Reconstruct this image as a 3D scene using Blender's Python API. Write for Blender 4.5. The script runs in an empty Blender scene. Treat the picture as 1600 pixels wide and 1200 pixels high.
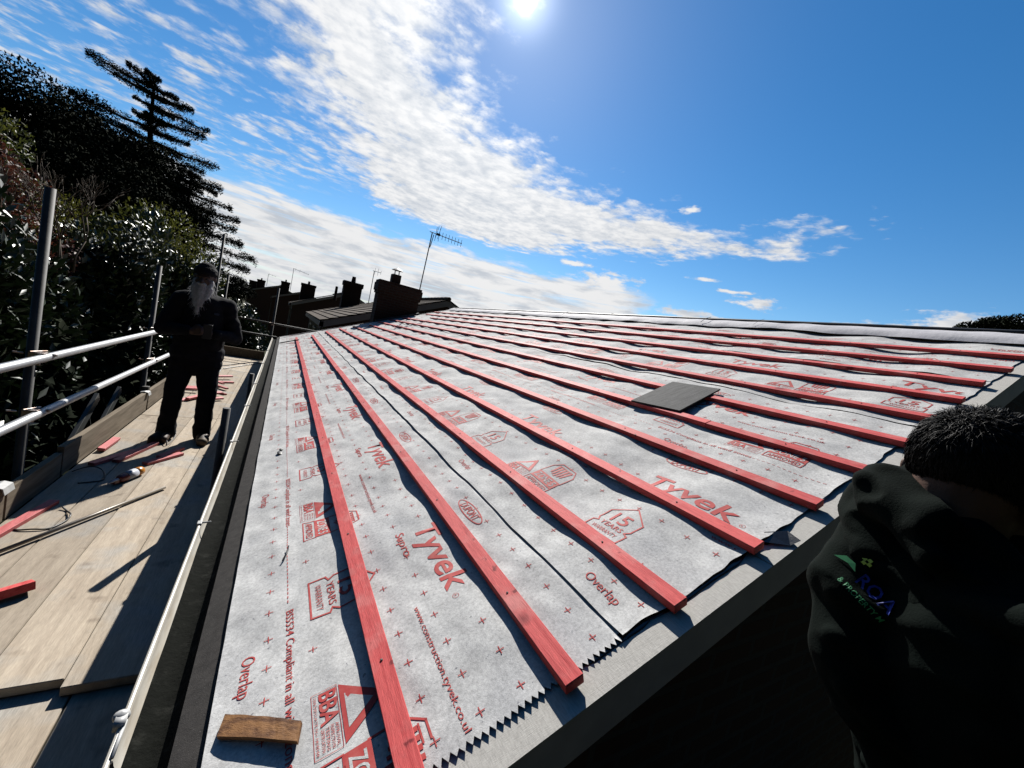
import bpy, bmesh, math, random
import numpy as np
from mathutils import Vector, Matrix, noise
R = math.radians
rnd = random.Random(7)
npr = np.random.RandomState(11)
scene = bpy.context.scene
COL = scene.collection

# ------------------------------------------------------------------ frame of reference
# X runs from the eaves towards the ridge, Y along the battens away from the near gable, Z up.
# Roof coordinates: u up the slope, v along the battens, n out of the roof; n = 0 is the batten tops.
PITCH = R(22)
CP, SP = math.cos(PITCH), math.sin(PITCH)
GAUGE = 0.345
PLAT = -0.69
def roof(u, v, n=0.0):
    return (u*CP - n*SP, v, u*SP + n*CP)
CAM = np.array([-0.018, -0.533, 0.907])
W = np.array([[0.8471840014456404, -0.4864026268973903, 0.21375629170081828],
              [0.14250646765959846, -0.17955317551306282, -0.9733717500712289],
              [0.5118311971433305, 0.855086628189718, -0.08279905748381788]])
FPX = 619.23
def ray(px, py):
    d = W.T @ np.array([px-800.0, py-600.0, FPX]); return d/np.linalg.norm(d)
def at(px, py, Y):
    """the point seen at that spot of the photograph, Y metres down the roof"""
    d = ray(px, py); return CAM + d*((Y-CAM[1])/d[1])
SUN = Vector((0.288, 0.725, 0.626)).normalized()

# ------------------------------------------------------------------ scene graph helpers
def link(o, parent=None):
    COL.objects.link(o)
    if parent is not None: o.parent = parent
    return o
def tag(o, label=None, cat=None, group=None, kind=None):
    if label: o['label'] = label
    if cat: o['category'] = cat
    if group: o['group'] = group
    if kind: o['kind'] = kind
    return o
def empty(name, loc=(0,0,0), label=None, cat=None, group=None):
    o = bpy.data.objects.new(name, None); o.location = loc; o.empty_display_size = .1
    link(o); return tag(o, label, cat, group)
class MB:
    """collects shapes; build() links them as one mesh object (world coordinates, or the parent's when local=True)"""
    def __init__(s): s.v=[]; s.f=[]; s.m=[]
    def add(s, vs, fs, mi=0):
        o=len(s.v); s.v += [tuple(p) for p in vs]; s.f += [tuple(i+o for i in f) for f in fs]; s.m += [mi]*len(fs); return s
    def hexa(s, p, mi=0):   # 8 corners: bottom loop 0-3, top loop 4-7
        return s.add(p, [(3,2,1,0),(4,5,6,7),(0,1,5,4),(1,2,6,5),(2,3,7,6),(3,0,4,7)], mi)
    def box(s, x0,x1,y0,y1,z0,z1, mi=0):
        return s.hexa([(x0,y0,z0),(x1,y0,z0),(x1,y1,z0),(x0,y1,z0),(x0,y0,z1),(x1,y0,z1),(x1,y1,z1),(x0,y1,z1)], mi)
    def rbox(s, u0,u1,v0,v1,n0,n1, mi=0):
        return s.hexa([roof(u0,v0,n0),roof(u1,v0,n0),roof(u1,v1,n0),roof(u0,v1,n0),roof(u0,v0,n1),roof(u1,v0,n1),roof(u1,v1,n1),roof(u0,v1,n1)], mi)
    def obox(s, c, ax, ay, az, hx, hy, hz, mi=0):
        c,ax,ay,az=map(Vector,(c,ax,ay,az)); P=[]
        for z in (-1,1):
            for x,y in ((-1,-1),(1,-1),(1,1),(-1,1)): P.append(c+ax*hx*x+ay*hy*y+az*hz*z)
        return s.hexa(P, mi)
    def tube(s, pts, r, n=12, mi=0, caps=True, hollow=0):
        pts=[Vector(p) for p in pts]; rs=r if isinstance(r,(list,tuple)) else [r]*len(pts)
        o=len(s.v); prev=None
        for i,p in enumerate(pts):
            d=(pts[min(i+1,len(pts)-1)]-pts[max(i-1,0)]).normalized()
            if prev is None:
                a=Vector((0,0,1)) if abs(d.z)<.9 else Vector((1,0,0)); a=(a-d*a.dot(d)).normalized()
            else: a=(prev-d*prev.dot(d)).normalized()
            prev=a; b=d.cross(a)
            for k in range(n):
                t=2*math.pi*k/n; s.v.append(tuple(p+(a*math.cos(t)+b*math.sin(t))*rs[i]))
        for i in range(len(pts)-1):
            for k in range(n):
                s.f.append((o+i*n+k,o+i*n+(k+1)%n,o+(i+1)*n+(k+1)%n,o+(i+1)*n+k)); s.m.append(mi)
        if caps:
            s.f.append(tuple(o+k for k in range(n))[::-1]); s.m.append(mi)
            e=o+(len(pts)-1)*n; s.f.append(tuple(e+k for k in range(n))); s.m.append(mi)
        return s
    def sphere(s, c, rx, ry=None, rz=None, n=12, mi=0, rot=None):
        ry=rx if ry is None else ry; rz=rx if rz is None else rz
        vs=[];fs=[];m=n//2+1
        for i in range(m):
            t=math.pi*i/(m-1)
            for k in range(n):
                a=2*math.pi*k/n; p=Vector((rx*math.sin(t)*math.cos(a),ry*math.sin(t)*math.sin(a),rz*math.cos(t)))
                if rot is not None: p=rot@p
                vs.append(Vector(c)+p)
        for i in range(m-1):
            for k in range(n): fs.append((i*n+k,(i+1)*n+k,(i+1)*n+(k+1)%n,i*n+(k+1)%n))
        return s.add(vs,fs,mi)
    def cone(s, p, q, r1, r2, n=14, mi=0):   # round cone: a limb segment
        p=Vector(p);q=Vector(q)
        s.sphere(p,r1,n=n,mi=mi); s.sphere(q,r2,n=n,mi=mi)
        if (q-p).length>1e-5: s.tube([p,q],[r1,r2],n=n,mi=mi)
        return s
    def build(s, name, mats, parent=None, smooth=False, bevel=0, tagd=None):
        me=bpy.data.meshes.new(name); me.from_pydata(s.v,[],s.f)
        for m in (mats if isinstance(mats,(list,tuple)) else [mats]): me.materials.append(m)
        if s.m and max(s.m)>0: me.polygons.foreach_set('material_index', s.m)
        bm=bmesh.new(); bm.from_mesh(me); bmesh.ops.recalc_face_normals(bm,faces=bm.faces)
        if bevel:
            bmesh.ops.bevel(bm,geom=list(bm.edges),offset=bevel,segments=2,affect='EDGES',profile=.5)
        bm.to_mesh(me); bm.free()
        if smooth: me.polygons.foreach_set('use_smooth',[True]*len(me.polygons))
        o=bpy.data.objects.new(name,me); link(o)
        if parent is not None:
            o.parent=parent; o.matrix_parent_inverse=Matrix.Translation(parent.location).inverted() if parent.rotation_euler.z==0 else (Matrix.Translation(parent.location)@parent.rotation_euler.to_matrix().to_4x4()).inverted()
        return o
def raw_mesh(name, v, f, mats, parent=None, mi=None, smooth=False):
    """fast mesh from numpy arrays; f is (n,3) or (n,4)"""
    v=np.asarray(v,dtype=np.float32); f=np.asarray(f,dtype=np.int32)
    me=bpy.data.meshes.new(name); k=f.shape[1]
    me.vertices.add(len(v)); me.vertices.foreach_set('co',v.ravel())
    me.loops.add(f.size); me.loops.foreach_set('vertex_index',f.ravel())
    me.polygons.add(len(f)); me.polygons.foreach_set('loop_start',np.arange(0,f.size,k,dtype=np.int32))
    me.update(calc_edges=True); me.validate()
    for m in (mats if isinstance(mats,(list,tuple)) else [mats]): me.materials.append(m)
    if mi is not None: me.polygons.foreach_set('material_index',np.asarray(mi,dtype=np.int32))
    if smooth: me.polygons.foreach_set('use_smooth',[True]*len(me.polygons))
    o=bpy.data.objects.new(name,me); link(o)
    if parent is not None:
        o.parent=parent; o.matrix_parent_inverse=Matrix.Translation(parent.location).inverted()
    return o
def copy_tree(o, parent=None):
    c=o.copy(); COL.objects.link(c)
    if parent is not None: c.parent=parent
    for ch in list(o.children): copy_tree(ch,c)
    return c

# ------------------------------------------------------------------ materials
ALB=.5          # the photograph is exposed for the sunlit cloth and its shadows are deep: one stop of exposure over modest albedos
def mat(name, col, rough=.7, spec=.3, metal=0.0, col2=None, nscale=8, ndet=4, stretch=(1,1,1), thr=(.35,.65), bump=0, bscale=None, bstretch=None,
        speck=None, speck_scale=200, speck_thr=(.62,.7), rot=(0,0,0), trans=0, sheen=0, coat=0, coord='Object', col3=None, n3=2.0, thr3=(.55,.7), knots=None, grain=None, vary=0):
    kk=1.0 if metal>.6 else ALB; sc_=lambda c: None if c is None else tuple(x*kk for x in c)
    col,col2,col3,speck=sc_(col),sc_(col2),sc_(col3),sc_(speck)
    m=bpy.data.materials.new(name); m.use_nodes=True; nt=m.node_tree; N=nt.nodes; L=nt.links
    b=N['Principled BSDF']; b.inputs['Roughness'].default_value=rough; b.inputs['Specular IOR Level'].default_value=spec; b.inputs['Metallic'].default_value=metal
    if coat: b.inputs['Coat Weight'].default_value=coat; b.inputs['Coat Roughness'].default_value=.15
    if sheen: b.inputs['Sheen Weight'].default_value=sheen
    tc=N.new('ShaderNodeTexCoord')
    def nz(scale,det,st,rt=(0,0,0),rgh=.55):
        mr_=N.new('ShaderNodeMapping'); mr_.inputs['Rotation'].default_value=rt; mp=N.new('ShaderNodeMapping'); mp.inputs['Scale'].default_value=st
        t=N.new('ShaderNodeTexNoise'); t.inputs['Scale'].default_value=scale; t.inputs['Detail'].default_value=det; t.inputs['Roughness'].default_value=rgh
        L.new(tc.outputs[coord],mr_.inputs[0]); L.new(mr_.outputs[0],mp.inputs[0]); L.new(mp.outputs[0],t.inputs['Vector']); return t.outputs['Fac']
    def ramp(fac,a,c):
        r=N.new('ShaderNodeMapRange'); r.inputs['From Min'].default_value=a; r.inputs['From Max'].default_value=c; L.new(fac,r.inputs['Value']); return r.outputs[0]
    def mix(fac,a,c):
        x=N.new('ShaderNodeMix'); x.data_type='RGBA'; L.new(fac,x.inputs[0])
        for s,val in ((6,a),(7,c)):
            if isinstance(val,tuple): x.inputs[s].default_value=(*val,1)
            else: L.new(val,x.inputs[s])
        return x.outputs[2]
    c=col
    if col2: c=mix(ramp(nz(nscale,ndet,stretch,rot),*thr),col,col2)
    if col3: c=mix(ramp(nz(n3,3,(1,1,1)),*thr3),c,col3)
    if speck: c=mix(ramp(nz(speck_scale,2,(1,1,1)),*speck_thr),c,speck)
    if knots:
        mp=N.new('ShaderNodeMapping'); mp.inputs['Rotation'].default_value=rot; mp.inputs['Scale'].default_value=(1,.75,1); v=N.new('ShaderNodeTexVoronoi'); v.inputs['Scale'].default_value=knots[1]; L.new(tc.outputs[coord],mp.inputs[0]); L.new(mp.outputs[0],v.inputs['Vector'])
        c=mix(ramp(v.outputs['Distance'],knots[2],knots[2]*.55),c,sc_(knots[0]))
    def times(c,f):
        x=N.new('ShaderNodeMix'); x.data_type='RGBA'; x.blend_type='MULTIPLY'; x.inputs[0].default_value=1
        if isinstance(c,tuple): x.inputs[6].default_value=(*c,1)
        else: L.new(c,x.inputs[6])
        L.new(f,x.inputs[7]); return x.outputs[2]
    def rng(fac,a,b_,lo,hi):
        r=N.new('ShaderNodeMapRange'); r.inputs['From Min'].default_value=a; r.inputs['From Max'].default_value=b_; r.inputs['To Min'].default_value=lo; r.inputs['To Max'].default_value=hi; L.new(fac,r.inputs['Value']); return r.outputs[0]
    if grain: c=times(c,rng(nz(grain[0],3,stretch,rot,.7),.30,.70,1-grain[1],1+grain[1]))
    if vary: oi=N.new('ShaderNodeObjectInfo'); c=times(c,rng(oi.outputs['Random'],0,1,1-vary,1+vary*.6))
    if isinstance(c,tuple): b.inputs['Base Color'].default_value=(*c,1)
    else: L.new(c,b.inputs['Base Color'])
    if bump:
        bp=N.new('ShaderNodeBump'); bp.inputs['Strength'].default_value=1; bp.inputs['Distance'].default_value=bump
        L.new(nz(bscale or nscale*4,5,bstretch or stretch,rot,.65),bp.inputs['Height']); L.new(bp.outputs[0],b.inputs['Normal'])
    if trans:
        tr=N.new('ShaderNodeBsdfTranslucent'); ms=N.new('ShaderNodeMixShader'); ms.inputs[0].default_value=trans
        if isinstance(c,tuple): tr.inputs[0].default_value=(*c,1)
        else: L.new(c,tr.inputs[0])
        out=N['Material Output']; L.new(b.outputs[0],ms.inputs[1]); L.new(tr.outputs[0],ms.inputs[2]); L.new(ms.outputs[0],out.inputs[0])
    return m
M={}
RY=(0,PITCH,0)
M['membrane']=mat('membrane_fleece',(.80,.795,.775),.85,.08,col2=(.57,.565,.555),nscale=13,ndet=9,thr=(.36,.72),bump=.0008,bscale=330,speck=(.34,.34,.36),speck_scale=70,speck_thr=(.69,.76),col3=(.62,.62,.62),n3=3.3,thr3=(.50,.74),grain=(120,.22))
M['print']=mat('print_red',(.60,.075,.07),.7,.15,col2=(.68,.16,.14),nscale=30,thr=(.45,.7))
M['batten']=mat('batten_pink',(.86,.135,.13),.68,.13,col2=(.60,.055,.06),nscale=10,stretch=(7,.5,7),rot=RY,thr=(.48,.72),bump=.0011,bscale=55,bstretch=(6,.45,6),speck=(.30,.03,.035),speck_scale=26,speck_thr=(.70,.76),knots=((.34,.03,.035),5.2,.13),col3=(.86,.27,.25),n3=9,thr3=(.52,.72),grain=(60,.22),vary=.14)
M['offcut']=mat('offcut_pink',(.80,.20,.20),.6,.35,col2=(.66,.12,.12),nscale=12,stretch=(3,.6,3),thr=(.4,.7),grain=(60,.2),vary=.2,bump=.0006,bscale=70,bstretch=(4,.5,4))
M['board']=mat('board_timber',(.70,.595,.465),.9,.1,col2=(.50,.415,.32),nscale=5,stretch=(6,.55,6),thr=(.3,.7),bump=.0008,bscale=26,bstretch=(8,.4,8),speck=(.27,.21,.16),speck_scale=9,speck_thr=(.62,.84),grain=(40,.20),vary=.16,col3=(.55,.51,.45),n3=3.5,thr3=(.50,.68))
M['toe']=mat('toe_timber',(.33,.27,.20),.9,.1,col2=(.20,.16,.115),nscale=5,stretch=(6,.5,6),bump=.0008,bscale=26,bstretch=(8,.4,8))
M['brownwood']=mat('brown_wood',(.42,.20,.07),.65,.3,col2=(.16,.065,.025),nscale=9,stretch=(1,9,9),thr=(.42,.66),bump=.001,bscale=40,bstretch=(1,9,9),rot=(0,0,.62),speck=(.10,.04,.015),speck_scale=30,speck_thr=(.66,.72))
M['steel']=mat('galvanised_tube',(.42,.43,.45),.36,.5,metal=.85,col2=(.30,.31,.33),nscale=14,thr=(.35,.65),bump=.0003,bscale=90)
M['rail']=mat('rail_tube',(.72,.73,.74),.42,.5,metal=.55,col2=(.60,.61,.63),nscale=14,thr=(.35,.7),bump=.0003,bscale=90)
M['darksteel']=mat('weathered_tube',(.10,.098,.092),.7,.3,metal=.15,col2=(.06,.058,.055),nscale=10,bump=.0004,bscale=60)
M['rust']=mat('rusty_coupler',(.30,.29,.28),.45,.5,metal=.7,col2=(.16,.10,.07),nscale=30)
M['whitecap']=mat('white_plastic',(.72,.72,.70),.5,.4,col2=(.55,.55,.53),nscale=20)
M['felt']=mat('mineral_felt',(.085,.079,.074),.95,.1,col2=(.06,.056,.053),nscale=40,bump=.0010,bscale=330,speck=(.26,.25,.24),speck_scale=420,speck_thr=(.66,.76))
M['gutter']=mat('gutter_cream',(.74,.70,.61),.42,.4,col2=(.50,.42,.31),nscale=5,stretch=(6,1.2,6),thr=(.44,.76),speck=(.20,.17,.10),speck_scale=28,speck_thr=(.68,.8))
M['gutterdirt']=mat('gutter_dirt',(.010,.011,.009),.95,.05,col2=(.035,.036,.031),nscale=22,thr=(.55,.8),bump=.006,bscale=40)
M['undercloak']=mat('undercloak_board',(.70,.675,.625),.85,.1,col2=(.55,.53,.49),nscale=60,stretch=(5,1,5),bump=.0007,bscale=160,bstretch=(.4,3,.4))
M['barge']=mat('barge_board',(.66,.60,.62),.6,.25,col2=(.56,.51,.53),nscale=12,bump=.0003,bscale=80)
M['blackfilm']=mat('black_film',(.012,.013,.016),.2,.5,bump=.002,bscale=22,bstretch=(1,1,1))
M['blackflap']=mat('black_underside',(.010,.011,.014),.5,.3)
def bricks(name,c1,c2,mortar,scale,rough=.9,rot=(R(90),0,0)):
    m=bpy.data.materials.new(name); m.use_nodes=True; nt=m.node_tree; N=nt.nodes; L=nt.links; b=N['Principled BSDF']
    b.inputs['Roughness'].default_value=rough; b.inputs['Specular IOR Level'].default_value=.15
    tc=N.new('ShaderNodeTexCoord'); mp=N.new('ShaderNodeMapping'); mp.inputs['Rotation'].default_value=rot
    t=N.new('ShaderNodeTexBrick'); t.inputs['Scale'].default_value=scale; t.inputs['Color1'].default_value=(*[x*ALB for x in c1],1); t.inputs['Color2'].default_value=(*[x*ALB for x in c2],1); t.inputs['Mortar'].default_value=(*[x*ALB for x in mortar],1)
    t.inputs['Mortar Size'].default_value=.012; t.inputs['Brick Width'].default_value=.225; t.inputs['Row Height'].default_value=.075
    L.new(tc.outputs['Object'],mp.inputs[0]); L.new(mp.outputs[0],t.inputs['Vector']); L.new(t.outputs['Color'],b.inputs['Base Color'])
    bp=N.new('ShaderNodeBump'); bp.inputs['Distance'].default_value=.006; bp.invert=True; L.new(t.outputs['Fac'],bp.inputs['Height']); L.new(bp.outputs[0],b.inputs['Normal'])
    return m
M['brick']=bricks('dark_brick',(.085,.048,.036),(.065,.038,.03),(.08,.07,.065),1)
M['brickfar']=bricks('brown_brick',(.17,.095,.07),(.13,.075,.058),(.15,.135,.115),1)
M['brickside']=bricks('side_brick',(.17,.095,.07),(.13,.075,.058),(.15,.135,.115),1,rot=(R(90),0,R(90)))
M['tile']=mat('concrete_tile',(.17,.135,.11),.95,.08,col2=(.10,.08,.065),nscale=3,bump=.004,bscale=12,speck=(.12,.12,.07),speck_scale=4,speck_thr=(.6,.7))
M['slate']=mat('slate_grey',(.10,.10,.10),.8,.12,col2=(.03,.031,.032),nscale=7,stretch=(1.2,16,1.2),thr=(.4,.7),bump=.0012,bscale=30,bstretch=(1.5,9,1.5))
M['white']=mat('white_paint',(.62,.62,.60),.5,.3,col2=(.52,.52,.5),nscale=4)
M['grey_fascia']=mat('grey_fascia',(.30,.30,.31),.6,.3)
M['window']=mat('window_glass',(.02,.022,.025),.08,.6)
M['lead']=mat('lead_flashing',(.24,.25,.27),.5,.4,metal=.3,col2=(.18,.19,.2),nscale=10)
M['pot']=mat('clay_pot',(.05,.03,.025),.8,.2)
M['alu']=mat('aluminium',(.30,.30,.31),.6,.3,metal=.3)
M['aerial']=mat('aerial_dark',(.03,.03,.033),.8,.1)
M['ridgecloth']=mat('ridge_cloth',(.80,.79,.82),.75,.12,col2=(.70,.69,.73),nscale=5,bump=.004,bscale=14)
M['skin']=mat('skin',(.15,.075,.048),.6,.25,col2=(.12,.058,.038),nscale=30,bump=.0006,bscale=240)
M['skin_dark']=mat('skin_shade',(.10,.055,.04),.6,.3,col2=(.08,.045,.03),nscale=30,bump=.0006,bscale=240)
M['hair']=mat('black_hair',(.009,.0085,.0085),.6,.14)
M['beard']=mat('white_beard',(.95,.95,.97),.7,.2,col2=(.66,.66,.68),nscale=60,trans=.3)
M['hoodie']=mat('hoodie_cloth',(.0050,.0100,.0078),.95,.05,col2=(.004,.0078,.0062),nscale=30,bump=.0009,bscale=330)
M['jacket']=mat('dark_jacket',(.012,.013,.018),.9,.1,col2=(.008,.009,.012),nscale=14,bump=.0006,bscale=200)
M['jeans']=mat('dark_jeans',(.016,.018,.026),.9,.1,col2=(.010,.011,.016),nscale=14,bump=.0006,bscale=200)
M['boot']=mat('work_boot',(.05,.035,.022),.7,.3,col2=(.025,.018,.013),nscale=12)
M['boottoe']=mat('boot_toe',(.20,.15,.095),.7,.3)
M['turban']=mat('dark_turban',(.014,.014,.018),.9,.1,bump=.002,bscale=30)
M['gold']=mat('gold',(.83,.55,.18),.25,.5,metal=1)
M['inkblue']=mat('embroidery_blue',(.02,.05,.42),.6,.3)
M['badge']=mat('dull_badge',(.05,.07,.12),.7,.2)
M['inkgreen']=mat('embroidery_green',(.015,.28,.09),.6,.3)
M['inkyellow']=mat('embroidery_lime',(.45,.62,.06),.6,.3)
M['orange']=mat('orange_plastic',(.72,.27,.02),.35,.5)
M['labelwhite']=mat('bottle_label',(.55,.58,.66),.5,.4)
M['brownplastic']=mat('dark_red_plastic',(.16,.02,.02),.4,.5)
M['blackwire']=mat('black_wire',(.012,.012,.013),.45,.4)
M['rod']=mat('pale_rod',(.34,.30,.25),.4,.45,metal=.3,col2=(.25,.22,.18),nscale=9)
M['ladder']=mat('ladder_alloy',(.12,.125,.12),.5,.4,metal=.5,col2=(.08,.085,.08),nscale=8)
M['paper']=mat('white_scrap',(.78,.78,.76),.8,.1)
M['bark']=mat('bark',(.035,.027,.021),.95,.1,col2=(.022,.017,.014),nscale=6,bump=.01,bscale=20)
M['twig']=mat('pale_twig',(.17,.135,.10),.85,.15)
M['cedar']=mat('cedar_needles',(.020,.030,.022),.9,.08,col2=(.032,.045,.030),nscale=.8,thr=(.4,.6))
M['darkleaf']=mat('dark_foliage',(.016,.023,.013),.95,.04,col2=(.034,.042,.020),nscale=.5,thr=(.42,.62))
M['laurel']=mat('laurel_leaf',(.018,.036,.012),.43,.4,col2=(.035,.062,.018),nscale=1.4,thr=(.45,.65),trans=.04)
M['spring']=mat('spring_leaf',(.17,.17,.03),.6,.3,col2=(.09,.11,.022),nscale=1.2,thr=(.4,.62),trans=.3)
M['copper']=mat('copper_leaf',(.16,.05,.028),.6,.3,col2=(.10,.035,.024),nscale=1.5,trans=.25)
M['grass']=mat('rough_grass',(.05,.065,.022),.95,.1,col2=(.07,.06,.03),nscale=.6,bump=.05,bscale=3)
# ------------------------------------------------------------------ sky
def build_world():
    w=bpy.data.worlds.new("World"); scene.world=w; w.use_nodes=True
    nt=w.node_tree; N=nt.nodes; L=nt.links; N.clear()
    out=N.new('ShaderNodeOutputWorld'); bg=N.new('ShaderNodeBackground'); L.new(bg.outputs[0],out.inputs[0])
    def inp(sock,val):
        if isinstance(val,(int,float)): sock.default_value=val
        elif isinstance(val,tuple): sock.default_value=val if len(sock.default_value)==len(val) else (*val,1)
        else: L.new(val,sock)
    def m(op,a,b=0.0,c=None,clamp=False):
        n=N.new('ShaderNodeMath'); n.operation=op; n.use_clamp=clamp; inp(n.inputs[0],a); inp(n.inputs[1],b)
        if c is not None: inp(n.inputs[2],c)
        return n.outputs[0]
    def sm(x,a,b):   # smoothstep a -> b
        n=N.new('ShaderNodeMapRange'); n.interpolation_type='SMOOTHSTEP'; inp(n.inputs['Value'],x)
        lo,hi,t0,t1=(a,b,0,1) if a<b else (b,a,1,0)
        n.inputs['From Min'].default_value=lo; n.inputs['From Max'].default_value=hi; n.inputs['To Min'].default_value=t0; n.inputs['To Max'].default_value=t1
        return n.outputs[0]
    def mixc(f,a,b):
        x=N.new('ShaderNodeMix'); x.data_type='RGBA'; inp(x.inputs[0],f); inp(x.inputs[6],a); inp(x.inputs[7],b); return x.outputs[2]
    def comb(x,y,z=0.0):
        n=N.new('ShaderNodeCombineXYZ'); inp(n.inputs[0],x); inp(n.inputs[1],y); inp(n.inputs[2],z); return n.outputs[0]
    def noise_(vec,scale,det=6,rough=.55,dist=0):
        t=N.new('ShaderNodeTexNoise'); t.inputs['Scale'].default_value=scale; t.inputs['Detail'].default_value=det; t.inputs['Roughness'].default_value=rough; t.inputs['Distortion'].default_value=dist
        L.new(vec,t.inputs['Vector']); return t.outputs['Fac']
    tc=N.new('ShaderNodeTexCoord'); sx=N.new('ShaderNodeSeparateXYZ'); L.new(tc.outputs['Generated'],sx.inputs[0])
    x,y,z=sx.outputs
    zc=m('MAXIMUM',z,.02); px=m('DIVIDE',x,zc); py=m('DIVIDE',y,zc)
    el=m('MULTIPLY',m('ARCSINE',z),57.2958); az=m('MULTIPLY',m('ARCTAN2',x,y),57.2958)
    # clear air
    sky=N.new('ShaderNodeTexSky'); sky.sky_type='NISHITA'; sky.sun_disc=False
    sky.sun_elevation=R(38.8); sky.sun_rotation=math.atan2(SUN.x,SUN.y); sky.air_density=1.0; sky.dust_density=.08; sky.ozone_density=2.2
    hs=N.new('ShaderNodeHueSaturation'); hs.inputs['Saturation'].default_value=SKY_SAT; hs.inputs['Value'].default_value=1; L.new(sky.outputs[0],hs.inputs['Color'])
    sc=N.new('ShaderNodeVectorMath'); sc.operation='SCALE'; L.new(hs.outputs[0],sc.inputs[0])
    dt=N.new('ShaderNodeVectorMath'); dt.operation='DOT_PRODUCT'; L.new(tc.outputs['Generated'],dt.inputs[0]); dt.inputs[1].default_value=SUN
    cs=m('MAXIMUM',dt.outputs['Value'],0.0)
    # sky dimmed well below natural away from the sun, to deepen the shadows
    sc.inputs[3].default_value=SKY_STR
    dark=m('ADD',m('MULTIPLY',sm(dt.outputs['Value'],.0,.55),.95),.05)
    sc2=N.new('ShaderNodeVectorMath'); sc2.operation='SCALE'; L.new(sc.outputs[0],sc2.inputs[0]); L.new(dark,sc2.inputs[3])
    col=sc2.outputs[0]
    # clouds: an altocumulus band on a cloud plane (px,py) ...
    P=comb(px,py)
    wob=noise_(P,1.6,3); wob2=noise_(comb(m('ADD',px,9.0),py),1.6,3)
    qx=m('ADD',px,m('MULTIPLY',m('SUBTRACT',wob,.5),.55)); qy=m('ADD',py,m('MULTIPLY',m('SUBTRACT',wob2,.5),.55))
    sd=None
    for (ax,ay,r0,bx,by,r1) in [(-.02,1.0,.30,.08,1.75,.40),(.08,1.75,.40,.38,2.15,.52),(.4,2.15,.46,.8,2.65,.82),(.8,2.65,.82,1.2,3.0,1.0),(1.2,3.0,1.0,1.6,2.6,.72),(1.6,2.6,.72,2.2,2.15,.40),(2.2,2.15,.38,2.6,1.6,.2),(2.6,1.6,.22,2.44,1.05,.06)]:
        dx,dy=bx-ax,by-ay; l2=dx*dx+dy*dy
        t=m('ADD',m('MULTIPLY',m('SUBTRACT',qx,ax),dx/l2),m('MULTIPLY',m('SUBTRACT',qy,ay),dy/l2),clamp=True)
        ex=m('SUBTRACT',qx,m('ADD',m('MULTIPLY',t,dx),ax)); ey=m('SUBTRACT',qy,m('ADD',m('MULTIPLY',t,dy),ay))
        d=m('SUBTRACT',m('SQRT',m('ADD',m('MULTIPLY',ex,ex),m('MULTIPLY',ey,ey))),m('ADD',m('MULTIPLY',t,r1-r0),r0))
        sd=d if sd is None else m('MINIMUM',sd,d)
    fb=noise_(P,4.2,6,.62,.25); fine=noise_(P,13,4,.6)
    vor=N.new('ShaderNodeTexVoronoi'); vor.feature='F1'; vor.inputs['Scale'].default_value=7.5
    vv=N.new('ShaderNodeVectorMath'); vv.operation='ADD'; L.new(P,vv.inputs[0]); L.new(comb(m('MULTIPLY',fb,.35),m('MULTIPLY',fine,.12)),vv.inputs[1]); L.new(vv.outputs[0],vor.inputs['Vector'])
    puff=m('SUBTRACT',.62,vor.outputs['Distance'])
    tex=m('ADD',m('ADD',m('MULTIPLY',m('SUBTRACT',fb,.5),2.1),m('MULTIPLY',m('SUBTRACT',fine,.5),1.2)),m('MULTIPLY',puff,.75))
    band=sm(m('ADD',m('MULTIPLY',sd,-2.6),tex),-.20,.84)
    # ... streaky wisps to its left
    rot=N.new('ShaderNodeMapping'); rot.inputs['Rotation'].default_value=(0,0,R(-40)); rot.inputs['Scale'].default_value=(1.5,2.4,1); L.new(P,rot.inputs[0])
    st=noise_(rot.outputs[0],2.6,5,.6,.3)
    ex=m('DIVIDE',m('ADD',px,.85),1.35); ey=m('DIVIDE',m('SUBTRACT',py,3.15),1.55)
    wm=sm(m('ADD',m('MULTIPLY',ex,ex),m('MULTIPLY',ey,ey)),1.15,.2)
    wisp=m('MULTIPLY',sm(m('ADD',m('ADD',m('MULTIPLY',m('SUBTRACT',st,.5),2.8),m('MULTIPLY',puff,.8)),m('MULTIPLY',m('SUBTRACT',fine,.5),1.6)),-.15,.95),m('MULTIPLY',wm,.92))
    # ... a low bank near the horizon
    lowv=comb(m('MULTIPLY',az,.08),m('MULTIPLY',el,.34)); ln=noise_(lowv,1.7,5,.6,.2); ln2=noise_(comb(m('MULTIPLY',az,.05),m('MULTIPLY',el,.9)),1.9,3,.55)
    edge=m('ADD',el,m('MULTIPLY',m('SUBTRACT',ln,.5),-5.5))
    bank=m('MULTIPLY',m('MULTIPLY',sm(edge,12.1,10.9),sm(m('ADD',az,m('MULTIPLY',m('SUBTRACT',ln,.5),10)),47.5,43.5)),m('ADD',m('MULTIPLY',sm(ln2,.30,.47),.45),.55,clamp=True))
    bank=m('MULTIPLY',bank,sm(az,-60,-30))
    small=None
    for (a0,e0,ra,re) in [(59.6,11.9,3.0,1.0),(77.5,11.6,5.2,1.5),(71,10.6,5.5,.7),(49.4,21.8,1.6,.6),(52,9.6,5.5,.8),(40.5,11.9,5.0,1.7),(36,13.4,2.2,.7),(53,14.1,2.2,.3),(57,13,2.5,.3)]:
        u=m('DIVIDE',m('SUBTRACT',az,a0),ra); v=m('DIVIDE',m('SUBTRACT',el,e0),re)
        d=m('SQRT',m('ADD',m('MULTIPLY',u,u),m('MULTIPLY',v,v))); small=d if small is None else m('MINIMUM',small,d)
    sn=noise_(comb(m('MULTIPLY',az,.30),m('MULTIPLY',el,.75)),1.5,5,.62)
    smc=sm(m('ADD',m('SUBTRACT',1.0,small),m('MULTIPLY',m('SUBTRACT',sn,.5),2.8)),.05,.75)
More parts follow.
